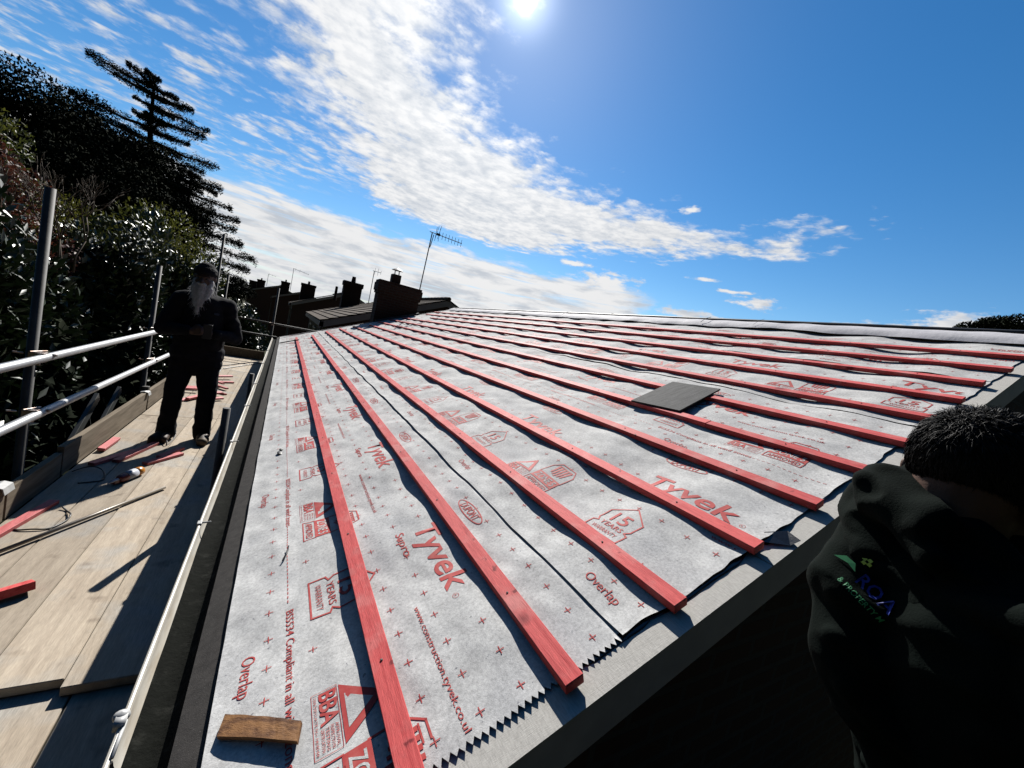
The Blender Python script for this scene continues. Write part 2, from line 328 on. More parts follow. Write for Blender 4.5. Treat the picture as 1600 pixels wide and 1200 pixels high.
    dens=m('MAXIMUM',m('MAXIMUM',band,wisp),m('MAXIMUM',bank,smc))
    dens=m('MULTIPLY',dens,sm(z,-.03,-.005))
    # cloud brightness: grey bases in the thick parts, whiter next to the sun
    shade=m('ADD',m('MULTIPLY',sm(fb,.38,.60),.55),m('MULTIPLY',sm(fine,.35,.62),.45))
    lowshade=sm(ln,.34,.56)
    isb=m('MAXIMUM',bank,smc)
    g=m('ADD',m('MULTIPLY',shade,m('SUBTRACT',1.0,isb)),m('MULTIPLY',lowshade,isb))
    ccol=mixc(g,(.62,.665,.73),(.95,.953,.96))
    near=m('POWER',cs,14.0)
    cbr=N.new('ShaderNodeVectorMath'); cbr.operation='SCALE'; L.new(ccol,cbr.inputs[0]); L.new(m('ADD',.86,m('MULTIPLY',near,.30)),cbr.inputs[3])
    col=mixc(dens,col,cbr.outputs[0])
    # the sun's own glare in the air round it
    glow=m('ADD',m('ADD',m('MULTIPLY',m('POWER',cs,22000.0),40.0),m('MULTIPLY',m('POWER',cs,1000.0),.75)),m('ADD',m('MULTIPLY',m('POWER',cs,90.0),.075),m('MULTIPLY',m('POWER',cs,14.0),.045)))
    gc=N.new('ShaderNodeVectorMath'); gc.operation='SCALE'; gc.inputs[0].default_value=(.93,.98,1.0); L.new(glow,gc.inputs[3])
    ad=N.new('ShaderNodeVectorMath'); ad.operation='ADD'; L.new(col,ad.inputs[0]); L.new(gc.outputs[0],ad.inputs[1])
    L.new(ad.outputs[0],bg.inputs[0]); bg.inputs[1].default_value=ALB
    w.cycles.sampling_method='MANUAL'; w.cycles.sample_map_resolution=512
SKY_SAT=1.36; SKY_STR=.115
build_world()
sun=bpy.data.lights.new('sun','SUN'); sun.energy=5.0; sun.angle=R(.5); sun.color=(1,.965,.91)
so=bpy.data.objects.new('sun',sun); link(so); so.rotation_euler=(-SUN).to_track_quat('-Z','Y').to_euler(); so.location=(4,10,12)
cam=bpy.data.cameras.new('camera'); co=bpy.data.objects.new('camera',cam); link(co)
cam.sensor_width=36; cam.sensor_fit='HORIZONTAL'; cam.lens=FPX/1600*36; cam.clip_end=2000; cam.clip_start=.05
mw=Matrix(((W[0][0],-W[1][0],-W[2][0],CAM[0]),(W[0][1],-W[1][1],-W[2][1],CAM[1]),(W[0][2],-W[1][2],-W[2][2],CAM[2]),(0,0,0,1)))
co.matrix_world=mw; scene.camera=co
vs=scene.view_settings; scene.display_settings.display_device='sRGB'; vs.view_transform='Standard'; vs.look='None'; vs.exposure=1.0; vs.gamma=1; vs.use_curve_mapping=False
scene.cycles.max_bounces=6; scene.cycles.diffuse_bounces=1; scene.cycles.transparent_max_bounces=8

# ------------------------------------------------------------------ the house being re-roofed
house=empty('house',(0,0,-5.2),'low brick house whose bare roof is covered in pale membrane and pink battens','house')
RL=11.5; UR=4.70
def nz(x,y,z=0): return noise.noise(Vector((x,y,z)))
EDGES=[-.04,.84,1.72,2.64,3.54]        # lower edge of each membrane course
def sag(u,v):
    s=math.sin(math.pi*(v-.3)/.6)**2
    k=.55+.75*nz(u*1.1,math.floor((v-.3)/.6)*3.7,4.2)
    return -.003-.021*s*max(.15,k)
def height(u,v,si):
    """membrane surface over the batten underside (n = -0.025)"""
    h=sag(u,v)*min(1,max(.15,(u+.02)/.25))+.0050*nz(u*6+v*2.5,v*5,1.7)+.0030*nz(u*17,v*11+u*6,6.1)+.0006*nz(u*45,v*38,3.1)+.0045*max(0,1-4.5*abs(nz(u*3.1+v*1.1,v*2.3-u*1.7,si+.5)))*max(0,nz(u*2,v*1.5,8.8)+.25)-.0035*max(0,1-5*abs(nz(u*5.2-v*2.2,v*1.7,12.5)))*max(0,nz(u*1.5,v*2,18.8)+.2)
    # slack bulges between the battens
    ph=(u/GAUGE+.07)%1.0
    h+=.006*math.sin(math.pi*ph)*(nz(u*2.3,v*1.3,9)+.35)
    e=u-EDGES[si]
    if si>0:
        lift=max(0,.0035+.011*nz(v*1.05,si*5.3,2.2))
        h+=.0035+lift*math.exp(-max(0,e)/.035)
    else:
        h+=.004*math.exp(-max(0,e)/.02)*(1+nz(v*2,0,3))
    g=v-.045
    if g<.09: h+=(.006+.010*nz(u*6,3.3,si))*max(0,1-g/.09)
    if v<.26: h=max(h,-.005-.10*max(0,v-.17))
    if si<4 and u>EDGES[si+1]-.004: h-=.0045
    return min(h,.0245 if abs(ph-.5)<.36 else .004)
TXT={}
def text2d(s,size,bold=0.0,res=2):
    """2-D outline mesh of a word: (verts Nx2, faces), starting at x=0 on the baseline"""
    key=(s,size,bold,res)
    if key in TXT: return TXT[key]
    c=bpy.data.curves.new('t','FONT'); c.body=s; c.size=size; c.resolution_u=res; c.offset=bold; c.fill_mode='FRONT'
    o=bpy.data.objects.new('t',c); COL.objects.link(o)
    dg=bpy.context.evaluated_depsgraph_get(); dg.update()
    me=bpy.data.meshes.new_from_object(o.evaluated_get(dg))
    bm=bmesh.new(); bm.from_mesh(me); bmesh.ops.triangulate(bm,faces=bm.faces)
    r=([(v.co.x,v.co.y) for v in bm.verts],[tuple(l.index for l in f.verts) for f in bm.faces])
    bm.free(); bpy.data.objects.remove(o); bpy.data.meshes.remove(me); bpy.data.curves.remove(c)
    TXT[key]=r; return r
class Print:
    """flat print of one roll repeat: a runs along the words (= -v), w across the roll (= u)"""
    def __init__(s): s.v=[]; s.f=[]; s.k=[]
    def poly(s,vs,fs,k=1):
        o=len(s.v); s.v+=vs; s.f+=[tuple(i+o for i in f) for f in fs]; s.k+=[k]*len(fs)
    def text(s,t,a,w,h,length=None,k=1,bold=0,res=2,slant=0):
        vs,fs=text2d(t,1.0,bold,res); mx=max(p[0] for p in vs); mn=min(p[0] for p in vs); 
        sy=h/.70; sx=(length/(mx-mn)) if length else sy
        s.poly([(a+(p[0]-mn)*sx+slant*p[1]*sy,w+p[1]*sy) for p in vs],fs,k)
    def line(s,pts,t,k=1,closed=False):
        n=len(pts)
        for i in range(n if closed else n-1):
            p=pts[i];q=pts[(i+1)%n]; dx,dy=q[0]-p[0],q[1]-p[1]; l=math.hypot(dx,dy); nx,ny=-dy/l*t/2,dx/l*t/2; ex,ey=dx/l*t/2,dy/l*t/2
            s.poly([(p[0]-ex+nx,p[1]-ey+ny),(p[0]-ex-nx,p[1]-ey-ny),(q[0]+ex-nx,q[1]+ey-ny),(q[0]+ex+nx,q[1]+ey+ny)],[(0,1,2),(0,2,3)],k)
    def rect(s,a0,a1,w0,w1,k=1): s.poly([(a0,w0),(a1,w0),(a1,w1),(a0,w1)],[(0,1,2),(0,2,3)],k)
    def tri(s,p,k=1): s.poly(list(p),[(0,1,2)],k)
def repeat(res):
    """one metre of print; a = 1 - (v - shift) so it reads towards the near gable"""
    p=Print()
    for j in range(10):
        a=.91-.1*j if False else .1*j+.01
        for w in (.105,.21,.415,.515,.615,.82):
            if w==.21 and (a<.02 or .2<a<.42 or .6<a): continue
            if w==.615 and .15<a<.62: continue
            p.rect(a-.011,a+.011,w-.0012,w+.0012); p.rect(a-.0012,a+.0012,w-.011,w+.011)
    p.text('Overlap',.445,.048,.030,.128,res=res)
    p.text('BS5534 Compliant in all wind zones',.325,.148,.020,.49,bold=.004,res=res)
    for j in range(24): p.rect(.285-.02*j-.006,.285-.02*j+.006,.152,.1545)
    # house shield with the warranty years
    a0=.318
    p.line([(a0-.080,.212),(a0-.080,.262),(a0-.062,.270),(a0-.075,.288),(a0-.075,.345),(a0,.405),(a0+.075,.345),(a0+.075,.288),(a0+.062,.270),(a0+.080,.262),(a0+.080,.212),(a0-.080,.212)],.0055)
    p.text('15',a0-.037,.296,.055,.072,bold=.012,res=res); p.text('YEARS',a0-.05,.262,.022,.10,bold=.006,res=res); p.text('WARRANTY',a0-.056,.228,.019,.112,res=res)
    # testing body's triangle mark
    b0=.664; b1=.808
    p.tri([(b0,.258),(b1,.258),((b0+b1)/2+.004,.352)]); p.tri([(b0+.030,.268),(b1-.030,.268),((b0+b1)/2+.004,.325)],2); p.tri([(b0+.046,.274),(b1-.046,.274),((b0+b1)/2+.004,.310)],1)
    p.text('BBA',b0+.002,.216,.036,.080,bold=.022,res=res)
    for i,t in enumerate(('APPROVAL','INSPECTION','TESTING','CERTIFICATION')): p.text(t,b0+.086,.243-.0095*i,.0068,.052,res=1,bold=.004)
    p.text('CERTIFICATE No 08/4548',b0+.002,.204,.0055,.138,res=1)
    p.line([(b0-.003,.200),(b1+.003,.200),(b1+.003,.254),(b0-.003,.254)],.0012,closed=True)
    # wind zone badge
    z0=.828; z1=.975
    p.line([(z0,.300),(z0,.372),(z0+.03,.412),(z1-.03,.412),(z1,.372),(z1,.300)],.005)
    for i in range(5): c=z0+.042+.0155*i; p.poly([(c-.004,.318+.006*abs(i-2)),(c+.004,.318+.006*abs(i-2)),(c+.0075+(i-2)*.004,.392),(c-.0045+(i-2)*.004,.392)],[(0,1,2),(0,2,3)])
    p.line([(z0+.03,.395),(z1-.03,.395)],.004)
    p.rect(z0,z1,.250,.304); p.text('ZONE 5',z0+.012,.260,.034,z1-z0-.024,k=2,bold=.016,res=res)
    p.line([(z0,.208),(z1,.208),(z1,.250),(z0,.250)],.004,closed=True); p.text('APPROVED',z0+.010,.217,.024,z1-z0-.020,bold=.012,res=res)
    p.text('Supro',.173,.508,.030,.135,bold=.006,res=res)
    p.text('www.construction.tyvek.co.uk',.550,.472,.0165,.392,bold=.002,res=res)
    p.text('Tyvek',.174,.575,.083,.378,bold=.016,res=res+1,slant=.10); p.text('R',.578,.585,.008,res=1)
    p.line([(.582+.009*math.cos(t*math.pi/6),.589+.009*math.sin(t*math.pi/6)) for t in range(12)],.0012,closed=True)
    p.line([(.21+.098*math.cos(t*math.pi/14),.795+.026*math.sin(t*math.pi/14)) for t in range(28)],.0045,closed=True)
    p.text('DUPONT',.21-.066,.779,.033,.132,bold=.012,res=res)
    return p
def cut_print(p, step=.05):
    """split the print so it can follow the folds of the cloth"""
    bm=bmesh.new(); kl=bm.faces.layers.int.new('k'); vv=[bm.verts.new((x,y,0)) for x,y in p.v]
    for f,k in zip(p.f,p.k):
        try: fc=bm.faces.new([vv[i] for i in f]); fc[kl]=k
        except ValueError: pass
    for ax,no,lim in ((0,(1,0,0),1.1),(1,(0,1,0),.9)):
        t=step
        while t<lim:
            co_=(t,0,0) if ax==0 else (0,t,0)
            bmesh.ops.bisect_plane(bm,geom=bm.verts[:]+bm.edges[:]+bm.faces[:],dist=1e-6,plane_co=co_,plane_no=no)
            t+=step
    bmesh.ops.triangulate(bm,faces=bm.faces); bm.verts.index_update()
    r=(np.array([(v.co.x,v.co.y) for v in bm.verts]),np.array([[v.index for v in f.verts] for f in bm.faces]),np.array([f[kl] for f in bm.faces]))
    bm.free(); return r
PR_NEAR=cut_print(repeat(3)); PR_FAR=cut_print(repeat(1),.1)
SHIFT=[0,-.30,.17,-.49,.33]
def membrane(si):
    u0=EDGES[si]; u1=EDGES[si+1]+.10 if si<4 else UR-.02
    du=.0085 if si==0 else .016
    us=[u0+i*(u1-u0)/round((u1-u0)/du) for i in range(round((u1-u0)/du)+1)]
    vs_=[];v=.045
    while v<RL-.2: vs_.append(v); v+=.013 if v<.12 else (.022 if v<2.5 else .045)
    V=[];F=[]
    for i,u in enumerate(us):
        for j,v in enumerate(vs_):
            uu=u; v2=v
            if i==0: uu=u+.005*nz(v*.8,si*2.1,8)
            if j==0:
                if si==0: v2=v+(.011+.005*nz(u*47,4,1) if i%2 else -.003-.006*nz(u*61,9,1))+.008*nz(u*7,2,2)
                else: v2=v+.016*nz(u*5,si,4)+.006*nz(u*17,si,7)
            V.append(roof(uu,v2,-.025+height(u,v,si)))
    n=len(vs_)
    for i in range(len(us)-1):
        for j in range(n-1): F.append((i*n+j,(i+1)*n+j,(i+1)*n+j+1,i*n+j+1))
    V=np.array(V); F=np.array(F); tri=np.concatenate([F[:,[0,1,2]],F[:,[0,2,3]]]); mi=[0]*len(tri)
    allV=[V]; allF=[tri]; off=len(V)
    for k in range(-1,12):
        pv,pf,pk=PR_NEAR if k<3 else PR_FAR
        vv=(1-pv[:,0])+k+SHIFT[si]; uu=pv[:,1]+u0
        ok=(vv>.062)&(vv<RL-.3)&(uu<u1-.005)
        if si<4: ok&=(uu<EDGES[si+1]-.004)|True
        keep=ok[pf].all(1)
        if not keep.any(): continue
        idx=np.unique(pf[keep]); mp=-np.ones(len(pv),int); mp[idx]=np.arange(len(idx))
        hs=np.array([roof(uu[i],vv[i],-.025+height(uu[i],vv[i],si)+.0013) for i in idx])
        kk=pk[keep]
        lift=np.zeros(len(idx)); 
        f2=mp[pf[keep]]
        for f,q in zip(f2,kk):
            if q==2: lift[f]=.0006
        hs+=np.array(roof(0,0,1))*lift[:,None]
        allV.append(hs); allF.append(f2+off); off+=len(hs); mi+=list(np.where(kk==2,0,1))
    o=raw_mesh('membrane_sheet',np.concatenate(allV),np.concatenate(allF),[M['membrane'],M['print']],house,mi,smooth=True)
    return o
for si in range(5): membrane(si)

# battens
def batten(u,v0,v1,k):
    """u = upper edge; a sawn 50 x 25 lath"""
    mb=MB(); n=max(2,int((v1-v0)/.25)); ph=k*7.31; wd=.049+.001*nz(k*3.3,0,0)
    ring=[]
    for i in range(n+1):
        v=v0+(v1-v0)*i/n; e=.0011*nz(v*.3,ph,0)+.0004*nz(v*2.2,ph,4); t=.0006*nz(v*.5,ph,9)
        ring.append([roof(u-wd+e,v,-.025),roof(u+e,v,-.025),roof(u+e,v,t),roof(u-wd+e,v,t)])
    vs=[p for r in ring for p in r]; fs=[]
    for i in range(n):
        for q in range(4): fs.append((i*4+q,i*4+(q+1)%4,(i+1)*4+(q+1)%4,(i+1)*4+q))
    fs.append((0,1,2,3)); fs.append(tuple(n*4+q for q in (3,2,1,0)))
    mb.add(vs,fs)
    o=mb.build('batten',M['batten'],house)
    bm=bmesh.new(); bm.from_mesh(o.data)
    ed=[e for e in bm.edges if e.calc_face_angle(0)>.7]
    bmesh.ops.bevel(bm,geom=ed,offset=.0016,segments=1,affect='EDGES'); bm.to_mesh(o.data); bm.free()
    return o
ROWS={1:[-.03,5.1,10.13],2:[.012,4.4,10.09],3:[.018,4.95,9.7,10.52],4:[.022,.0,5.3,10.77],5:[.022,4.9,8.1,10.77],6:[.028,.676,4.9,10.3],7:[.02,4.6,9.2,10.9],8:[.015,4.8,9.6,11.1],9:[.035,4.2,8.7,11.0],10:[.045,4.75,9.5],11:[.018,5.1,8.2],12:[.03,6.3,10.6]}
ROWS[4]=[.022,5.3,10.77]
kk=0
for i,vv in ROWS.items():
    for a,b in zip(vv[:-1],vv[1:]):
        batten(i*GAUGE+.002*(kk%3-1),a,b-(.003 if b!=vv[-1] else 0),kk); kk+=1
batten(12*GAUGE,10.75,11.25,kk); batten(11*GAUGE-.02,8.3,10.9,kk+1)
# nail heads along the battens
mb=MB()
for i in ROWS:
    for q in range(19):
        v=.31+.6*q+.02*nz(i,q,1)
        if v>10.0: continue
        c=roof(i*GAUGE-.025+.006*nz(i*3,q,5),v,.0015); mb.sphere(c,.0036,.0036,.0014,n=8)
tag(mb.build('nail_heads',M['darksteel'],house),kind='stuff')

# deck, ridge, verge, eaves
m=MB(); m.rbox(.0,UR,.02,RL,-.115,-.078)
deck=m.build('roof_deck',M['toe'],house)
top=Vector(roof(UR,0,-.055))
m=MB()   # the far slope, seen only from the side
m.hexa([(top.x,0.0,top.z-.03),(2*top.x+.1,0.0,-.12),(2*top.x+.1,RL,-.12),(top.x,RL,top.z-.03),(top.x,0.0,top.z),(2*top.x+.1,0.0,-.09),(2*top.x+.1,RL,-.09),(top.x,RL,top.z)])
m.build('rear_roof_slope',M['tile'],house)
# cloth folded over the ridge
V=[];F=[]; nv=260; prof=[]
for j in range(nv+1):
    v=.02+(RL-.4)*j/nv
    low=4.49+.05*nz(v*.8,1,5)+.03*nz(v*2.7,2,5)-.06*(1-v/RL)*0
    lift=.012+.02*max(0,nz(v*.9,4,1))+.01*nz(v*4,3,1)
    row=[]
    for q in range(9):
        t=q/8; u=low+(UR-.01-low)*t
        n=-.025+lift*(1-t)**2+.020*math.sin(math.pi*min(1,t*1.05))**.8+.006*nz(v*5,t*3,3)+.045*t
        row.append(roof(u,v,n))
    a=row[-1]; row.append((a[0]+.03,v,a[2]+.004)); row.append((a[0]+.09,v,a[2]-.03))
    V+=row
for j in range(nv):
    for q in range(10): F.append((j*11+q,j*11+q+1,(j+1)*11+q+1,(j+1)*11+q))
raw_mesh('ridge_cloth',V,F,M['ridgecloth'],house,smooth=True)
m=MB(); a=Vector(roof(UR,0,-.025))
pts=[(a.x+.075,v,a.z+.062+.006*nz(v*1.3,2,2)) for v in np.linspace(0.0,RL-.1,60)]
m.tube(pts,.022,n=8); m.build('ridge_roll',M['blackflap'],house,smooth=True)
for v,r_ in ((1.9,.0012),(2.52,.0028),(5.3,.002)):
    m=MB(); m.tube([roof(4.53,v+.02,.022),roof(4.56,v+.012,.034),roof(4.60,v,.052),roof(4.68,v-.01,.056)],r_,n=6); m.build('ridge_cloth_seam',M['blackflap'],house)
# verge: undercloak strip in lengths, barge board
for a,b in ((-.11,1.343),(1.347,2.55),(2.554,3.75),(3.754,UR)):
    m=MB(); m.rbox(a,b,-.024,.17,-.0420,-.0365); m.build('undercloak_strip',M['undercloak'],house)
m=MB(); m.rbox(-.13,UR,-.022,.0,-.155,-.0435); m.build('barge_board',M['barge'],house,bevel=.0015)
# edge of the cloth: black film curling out from under it
def film(u0,u1,seed,w=.028):
    V=[];F=[];n=int((u1-u0)/.012)
    for i in range(n+1):
        u=u0+(u1-u0)*i/n; e=min(1,4*min(i,n-i)/n+.15)
        for q in range(7):
            t=math.pi*(q/6)*1.15
            v=.062-(w*math.sin(t*.85)+.006*nz(u*9,seed,1))*e-.012*(q/6); nn=-.0325-.0018*(1-math.cos(t))*e+.0012*nz(u*14,q*.5,seed)
            V.append(roof(u+.01*nz(q*.7,u*5,seed),v,max(nn,-.0355)))
    for i in range(n):
        for q in range(6): F.append((i*7+q,(i+1)*7+q,(i+1)*7+q+1,i*7+q+1))
    raw_mesh('black_edge_film',V,F,M['blackfilm'],house,smooth=True)
film(.70,.95,1,.015); film(.92,1.37,2,.022); film(1.40,1.47,3,.028)
m=MB()   # torn black tag by the fourth batten end
m.add([roof(1.40,.05,-.026),roof(1.455,-.012,-.030),roof(1.475,-.03,-.012),roof(1.50,.02,-.018),roof(1.45,.06,-.022)],[(0,1,4),(1,2,3),(1,3,4)])
m.build('torn_film_tag',M['blackfilm'],house)
# eaves felt strip and gutter
V=[];F=[];nv=240
for j in range(nv+1):
    v=.0+RL*j/nv
    for q in range(7):
        t=q/6; V.append(roof(-.112+.115*t,v,-.033-.008*(1-t)**2-.0012*nz(v*2,q,1)))
for j in range(nv):
    for q in range(6): F.append((j*7+q,j*7+q+1,(j+1)*7+q+1,(j+1)*7+q))
raw_mesh('eaves_felt',V,F,M['felt'],house,smooth=True)
m=MB(); m.box(-.075,-.055,.0,RL,-.30,-.075); m.build('fascia_board',M['white'],house)
gx,gz,gr=-.135,-.085,.057
def gutter():
    V=[];F=[];nv=120; K=14
    for j in range(nv+1):
        v=-.02+RL*j/nv; wob=.002*nz(v*.6,1,1)
        for r,s in ((gr,1),(gr-.0035,-1)):
            for q in range(K+1):
                t=math.pi*(q/K); V.append((gx-r*math.cos(t)+wob,v,gz-r*math.sin(t)-.0008*v))
    S=2*(K+1)
    for j in range(nv):
        for q in range(S): F.append((j*S+q,j*S+(q+1)%S,(j+1)*S+(q+1)%S,(j+1)*S+q)) if q not in (K,S-1) else None
        o=j*S
        F.append((o+0,o+K+1,o+S+K+1,o+S)); F.append((o+K,o+S-1,o+S+S-1,o+S+K))
    g=raw_mesh('gutter',V,F,M['gutter'],house,smooth=False)
    m=MB(); m.tube([(gx-gr-.001,-.02,gz+.002),(gx-gr-.001,RL*.5,gz+.002-.0046),(gx-gr-.001,RL-.02,gz+.002-.009)],.0055,n=8); m.build('gutter_bead',M['gutter'],g)
    m=MB()
    V=[];F=[]
    for j in range(161):
        v=RL*j/160
        for q in range(7):
            t=math.pi*(.24+.74*q/6); V.append((gx-(gr-.006)*math.cos(t),v,gz-(gr-.006)*math.sin(t)-.0008*v+.004*abs(nz(v*9,q,2))+.014*max(0,nz(v*1.1,3,3))))
    for j in range(160):
        for q in range(6): F.append((j*7+q,j*7+q+1,(j+1)*7+q+1,(j+1)*7+q))
    raw_mesh('gutter_silt',V,F,M['gutterdirt'],g,smooth=True)
    for y in (.47,):
        m=MB()
        for q in range(15):
            pass
        V=[];F=[]
        for j,yy in enumerate((y-.055,y-.05,y+.05,y+.055)):
            for q in range(15):
                t=math.pi*q/14; r=gr+.004 if j in (1,2) else gr+.001; V.append((gx-r*math.cos(t),yy,gz-r*math.sin(t)))
        for j in range(3):
            for q in range(14): F.append((j*15+q,j*15+q+1,(j+1)*15+q+1,(j+1)*15+q))
        raw_mesh('gutter_union',V,F,M['whitecap'],g,smooth=True)
        m.obox((gx-gr-.004,y+.03,gz+.008),(1,0,0),(0,1,0),(0,0,1),.010,.012,.010); m.sphere((gx-gr-.006,y+.045,gz+.010),.016,.014,.012)
        m.tube([(gx-gr+.004,y-.05,gz+.006),(gx-gr+.004,y+.035,gz+.006)],.004,n=8)
        m.build('union_clip',M['whitecap'],g,smooth=True)
        m=MB(); m.tube([(gx-(gr-.004)*math.cos(t),y-.052,gz-(gr-.004)*math.sin(t)) for t in np.linspace(.05,1.3,8)],.004,n=6); m.build('rubber_seal',M['blackflap'],g)
    for y in (1.42,2.55,3.6,4.7,6.4,8.2):
        m=MB(); m.obox((gx-gr-.002,y,gz+.006),(1,0,0),(0,1,0),(0,0,1),.008,.014,.006); m.tube([(gx-gr+.002,y,gz+.008),(gx-.02,y,gz+.012)],.004,n=6)
        m.build('gutter_bracket',M['whitecap'],g,bevel=.002)
gutter()
# walls
m=MB(); xr=2*top.x; zb=-5.2
m.add([(-.03,.05,zb),(xr,.05,zb),(xr,.05,-.2),(top.x,.05,top.z-.16),(-.03,.05,-.19),(-.03,RL,zb),(xr,RL,zb),(xr,RL,-.2),(top.x,RL,top.z-.16),(-.03,RL,-.19)],
      [(0,1,2,3,4),(9,8,7,6,5),(0,4,9,5),(1,6,7,2)])
m.build('wall',M['brick'],house)
m=MB(); m.box(-.055,-.035,.06,RL,-.21,-.19); m.build('soffit',M['white'],house)
# chimney
ch0=at(590,468,11.75); 
m=MB(); cx0,cx1,cy0,cy1=2.20,3.40,11.62,12.15
m.box(cx0,cx1,cy0,cy1,-.5,1.72); m.box(cx0-.03,cx1+.03,cy0-.03,cy1+.03,1.72,1.80); m.box(cx0-.055,cx1+.055,cy0-.055,cy1+.055,1.80,2.03); m.box(cx0-.03,cx1+.03,cy0-.03,cy1+.03,2.03,2.10)
ch=m.build('chimney',M['brick'],house)
m=MB(); px_=cx0+.46
m.box(px_-.14,px_+.12,cy0+.1,cy0+.36,2.10,2.36); m.build('chimney_pot',M['pot'],ch,bevel=.01)
m=MB()
for a in range(4): t=a*math.pi/2+.4; m.tube([(px_+.09*math.cos(t),cy0+.23+.09*math.sin(t),2.34),(px_+.08*math.cos(t),cy0+.23+.08*math.sin(t),2.50)],.008,n=6)
m.tube([(px_,cy0+.23,2.49),(px_,cy0+.23,2.52),(px_,cy0+.23,2.57)],[.17,.12,.02],n=14); m.build('chimney_cowl',M['alu'],ch)
m=MB(); m.rbox(2.42,3.72,11.50,11.63,-.022,.012); m.build('lead_flashing',M['lead'],ch)
m=MB(); m.rbox(-.06,UR,RL-.02,RL+.02,-.11,-.03); m.build('far_verge_board',M['barge'],house)
# ------------------------------------------------------------------ scaffold
scaf=empty('scaffold',(-1.30,3.02,-5.2),'tube scaffold along the eaves with upright poles, two guard rails and timber toe boards','scaffold')
def pole(x,y,z1,z0=-5.2,r=.0242,mt='darksteel',lean=(0,0)):
    m=MB(); m.tube([(x-lean[0],y-lean[1],z0),(x,y,z1)],r,n=20,caps=True); return m.build('standard',M[mt],scaf,smooth=False)
def shade_auto(o):
    o.data.polygons.foreach_set('use_smooth',[len(p.vertices)==4 for p in o.data.polygons]); return o
for (x,y,z1) in ((-1.30,3.02,1.26),(-1.30,5.53,.99),(-1.30,8.05,.95),(-1.33,10.15,2.0),(-1.28,11.32,1.22),(-.27,2.85,.07),(-.24,5.0,-.02),(-.225,11.32,1.18)):
    shade_auto(pole(x,y,z1))
def tube_part(name,a,b,mt='rail',r=.0242):
    m=MB(); m.tube([a,b],r,n=20); return shade_auto(m.build(name,M[mt],scaf))
tube_part('guard_rail',(-1.245,-1.2,.240),(-1.245,7.2,.236)); tube_part('guard_rail',(-1.245,-1.2,-.123),(-1.245,7.0,-.127))
tube_part('guard_rail',(-1.245,7.1,.19),(-1.245,11.6,.20),'darksteel')
tube_part('end_rail',(-1.7,11.29,.262),(.85,11.29,.275),'darksteel'); tube_part('end_rail',(-1.7,11.29,-.07),(-.1,11.29,-.06),'darksteel')
for y in (1.62,4.2,7.0,9.6): tube_part('transom',(-1.5,y,-.755),(-.20,y,-.755),'darksteel')
def coupler(x,y,z):
    m=MB(); m.obox((x,y,z),(1,0,0),(0,1,0),(0,0,1),.034,.030,.030); m.tube([(x-.02,y-.05,z+.034),(x+.02,y+.05,z+.034)],.007,n=8)
    m.tube([(x+.0,y+.028,z+.01),(x+.055,y+.062,z+.012)],.008,n=8); m.obox((x+.05,y+.06,z+.012),(1,0,0),(0,1,0),(0,0,1),.011,.011,.008); m.tube([(x-.02,y-.02,z-.04),(x+.02,y-.02,z-.04)],.010,n=8)
    m.tube([(x-.05,y-.03,z+.02),(x-.09,y-.05,z+.024)],.006,n=8)
    m.build('coupler',M['rust'],scaf,bevel=.003)
for y in (3.02,5.53):
    for z in (.240,-.124): coupler(-1.272,y,z)
coupler(-1.27,8.05,.19); coupler(-.225,11.30,.268); coupler(-1.28,11.30,.262)
m=MB(); m.obox((-1.275,5.50,-.50),(1,0,0),(0,1,0),(0,0,1),.040,.030,.085); m.build('base_coupler',M['darksteel'],scaf,bevel=.004)
# toe boards with white plastic end clips
for (y0,y1) in ((-1.0,2.72),(3.42,5.45),(5.50,9.4),(9.43,11.25)):
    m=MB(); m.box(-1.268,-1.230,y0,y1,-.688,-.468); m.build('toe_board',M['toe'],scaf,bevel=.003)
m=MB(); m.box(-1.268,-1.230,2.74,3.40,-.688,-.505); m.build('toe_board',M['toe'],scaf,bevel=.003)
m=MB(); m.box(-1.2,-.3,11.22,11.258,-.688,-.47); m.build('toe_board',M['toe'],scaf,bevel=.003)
for y in (2.70,5.43):
    m=MB(); pr=[(-1.285,-.520),(-1.285,-.462),(-1.25,-.452),(-1.215,-.462),(-1.205,-.500)]
    V=[];F=[]
    for yy in (y-.05,y+.05):
        for (x,z) in pr: V.append((x,yy,z))
        for (x,z) in pr: V.append((x+(.004 if x<-1.25 else -.004),yy,z-.004))
    for q in range(4): F+=[(q,q+1,11+q,10+q),(5+q,15+q,16+q,6+q),(q,5+q,6+q,q+1),(10+q,11+q,16+q,15+q)]
    m.add(V,F); m.build('toe_board_clip',M['whitecap'],scaf)
# scaffold boards: every one is loose and lifts off
def sboard(x0,x1,y0,y1,z,label,yaw=0):
    m=MB(); n=14; ph=x0*5+y0
    V=[];F=[]
    for i in range(n+1):
        y=y0+(y1-y0)*i/n; s=.0025*nz(y*.5,ph,1); dz=.003*nz(y*.4,ph,5)
        V+= [(x0+s,y,z-.038+dz),(x1+s,y,z-.038+dz),(x1+s,y,z+dz+.0015*nz(y,ph,2)),(x0+s,y,z+dz)]
    for i in range(n):
        for q in range(4): F.append((i*4+q,i*4+(q+1)%4,(i+1)*4+(q+1)%4,(i+1)*4+q))
    F+=[(0,1,2,3),tuple(n*4+q for q in (3,2,1,0))]
    m.add(V,F); o=m.build('scaffold_board',M['board'])
    bm=bmesh.new(); bm.from_mesh(o.data); ed=[e for e in bm.edges if e.calc_face_angle(0)>.7]
    bmesh.ops.bevel(bm,geom=ed,offset=.0025,segments=2,affect='EDGES'); bm.to_mesh(o.data); bm.free()
    return tag(o,label,'scaffold board','scaffold boards of the platform')
xs=[(-1.226,-1.002),(-.998,-.777),(-.773,-.536),(-.532,-.305)]
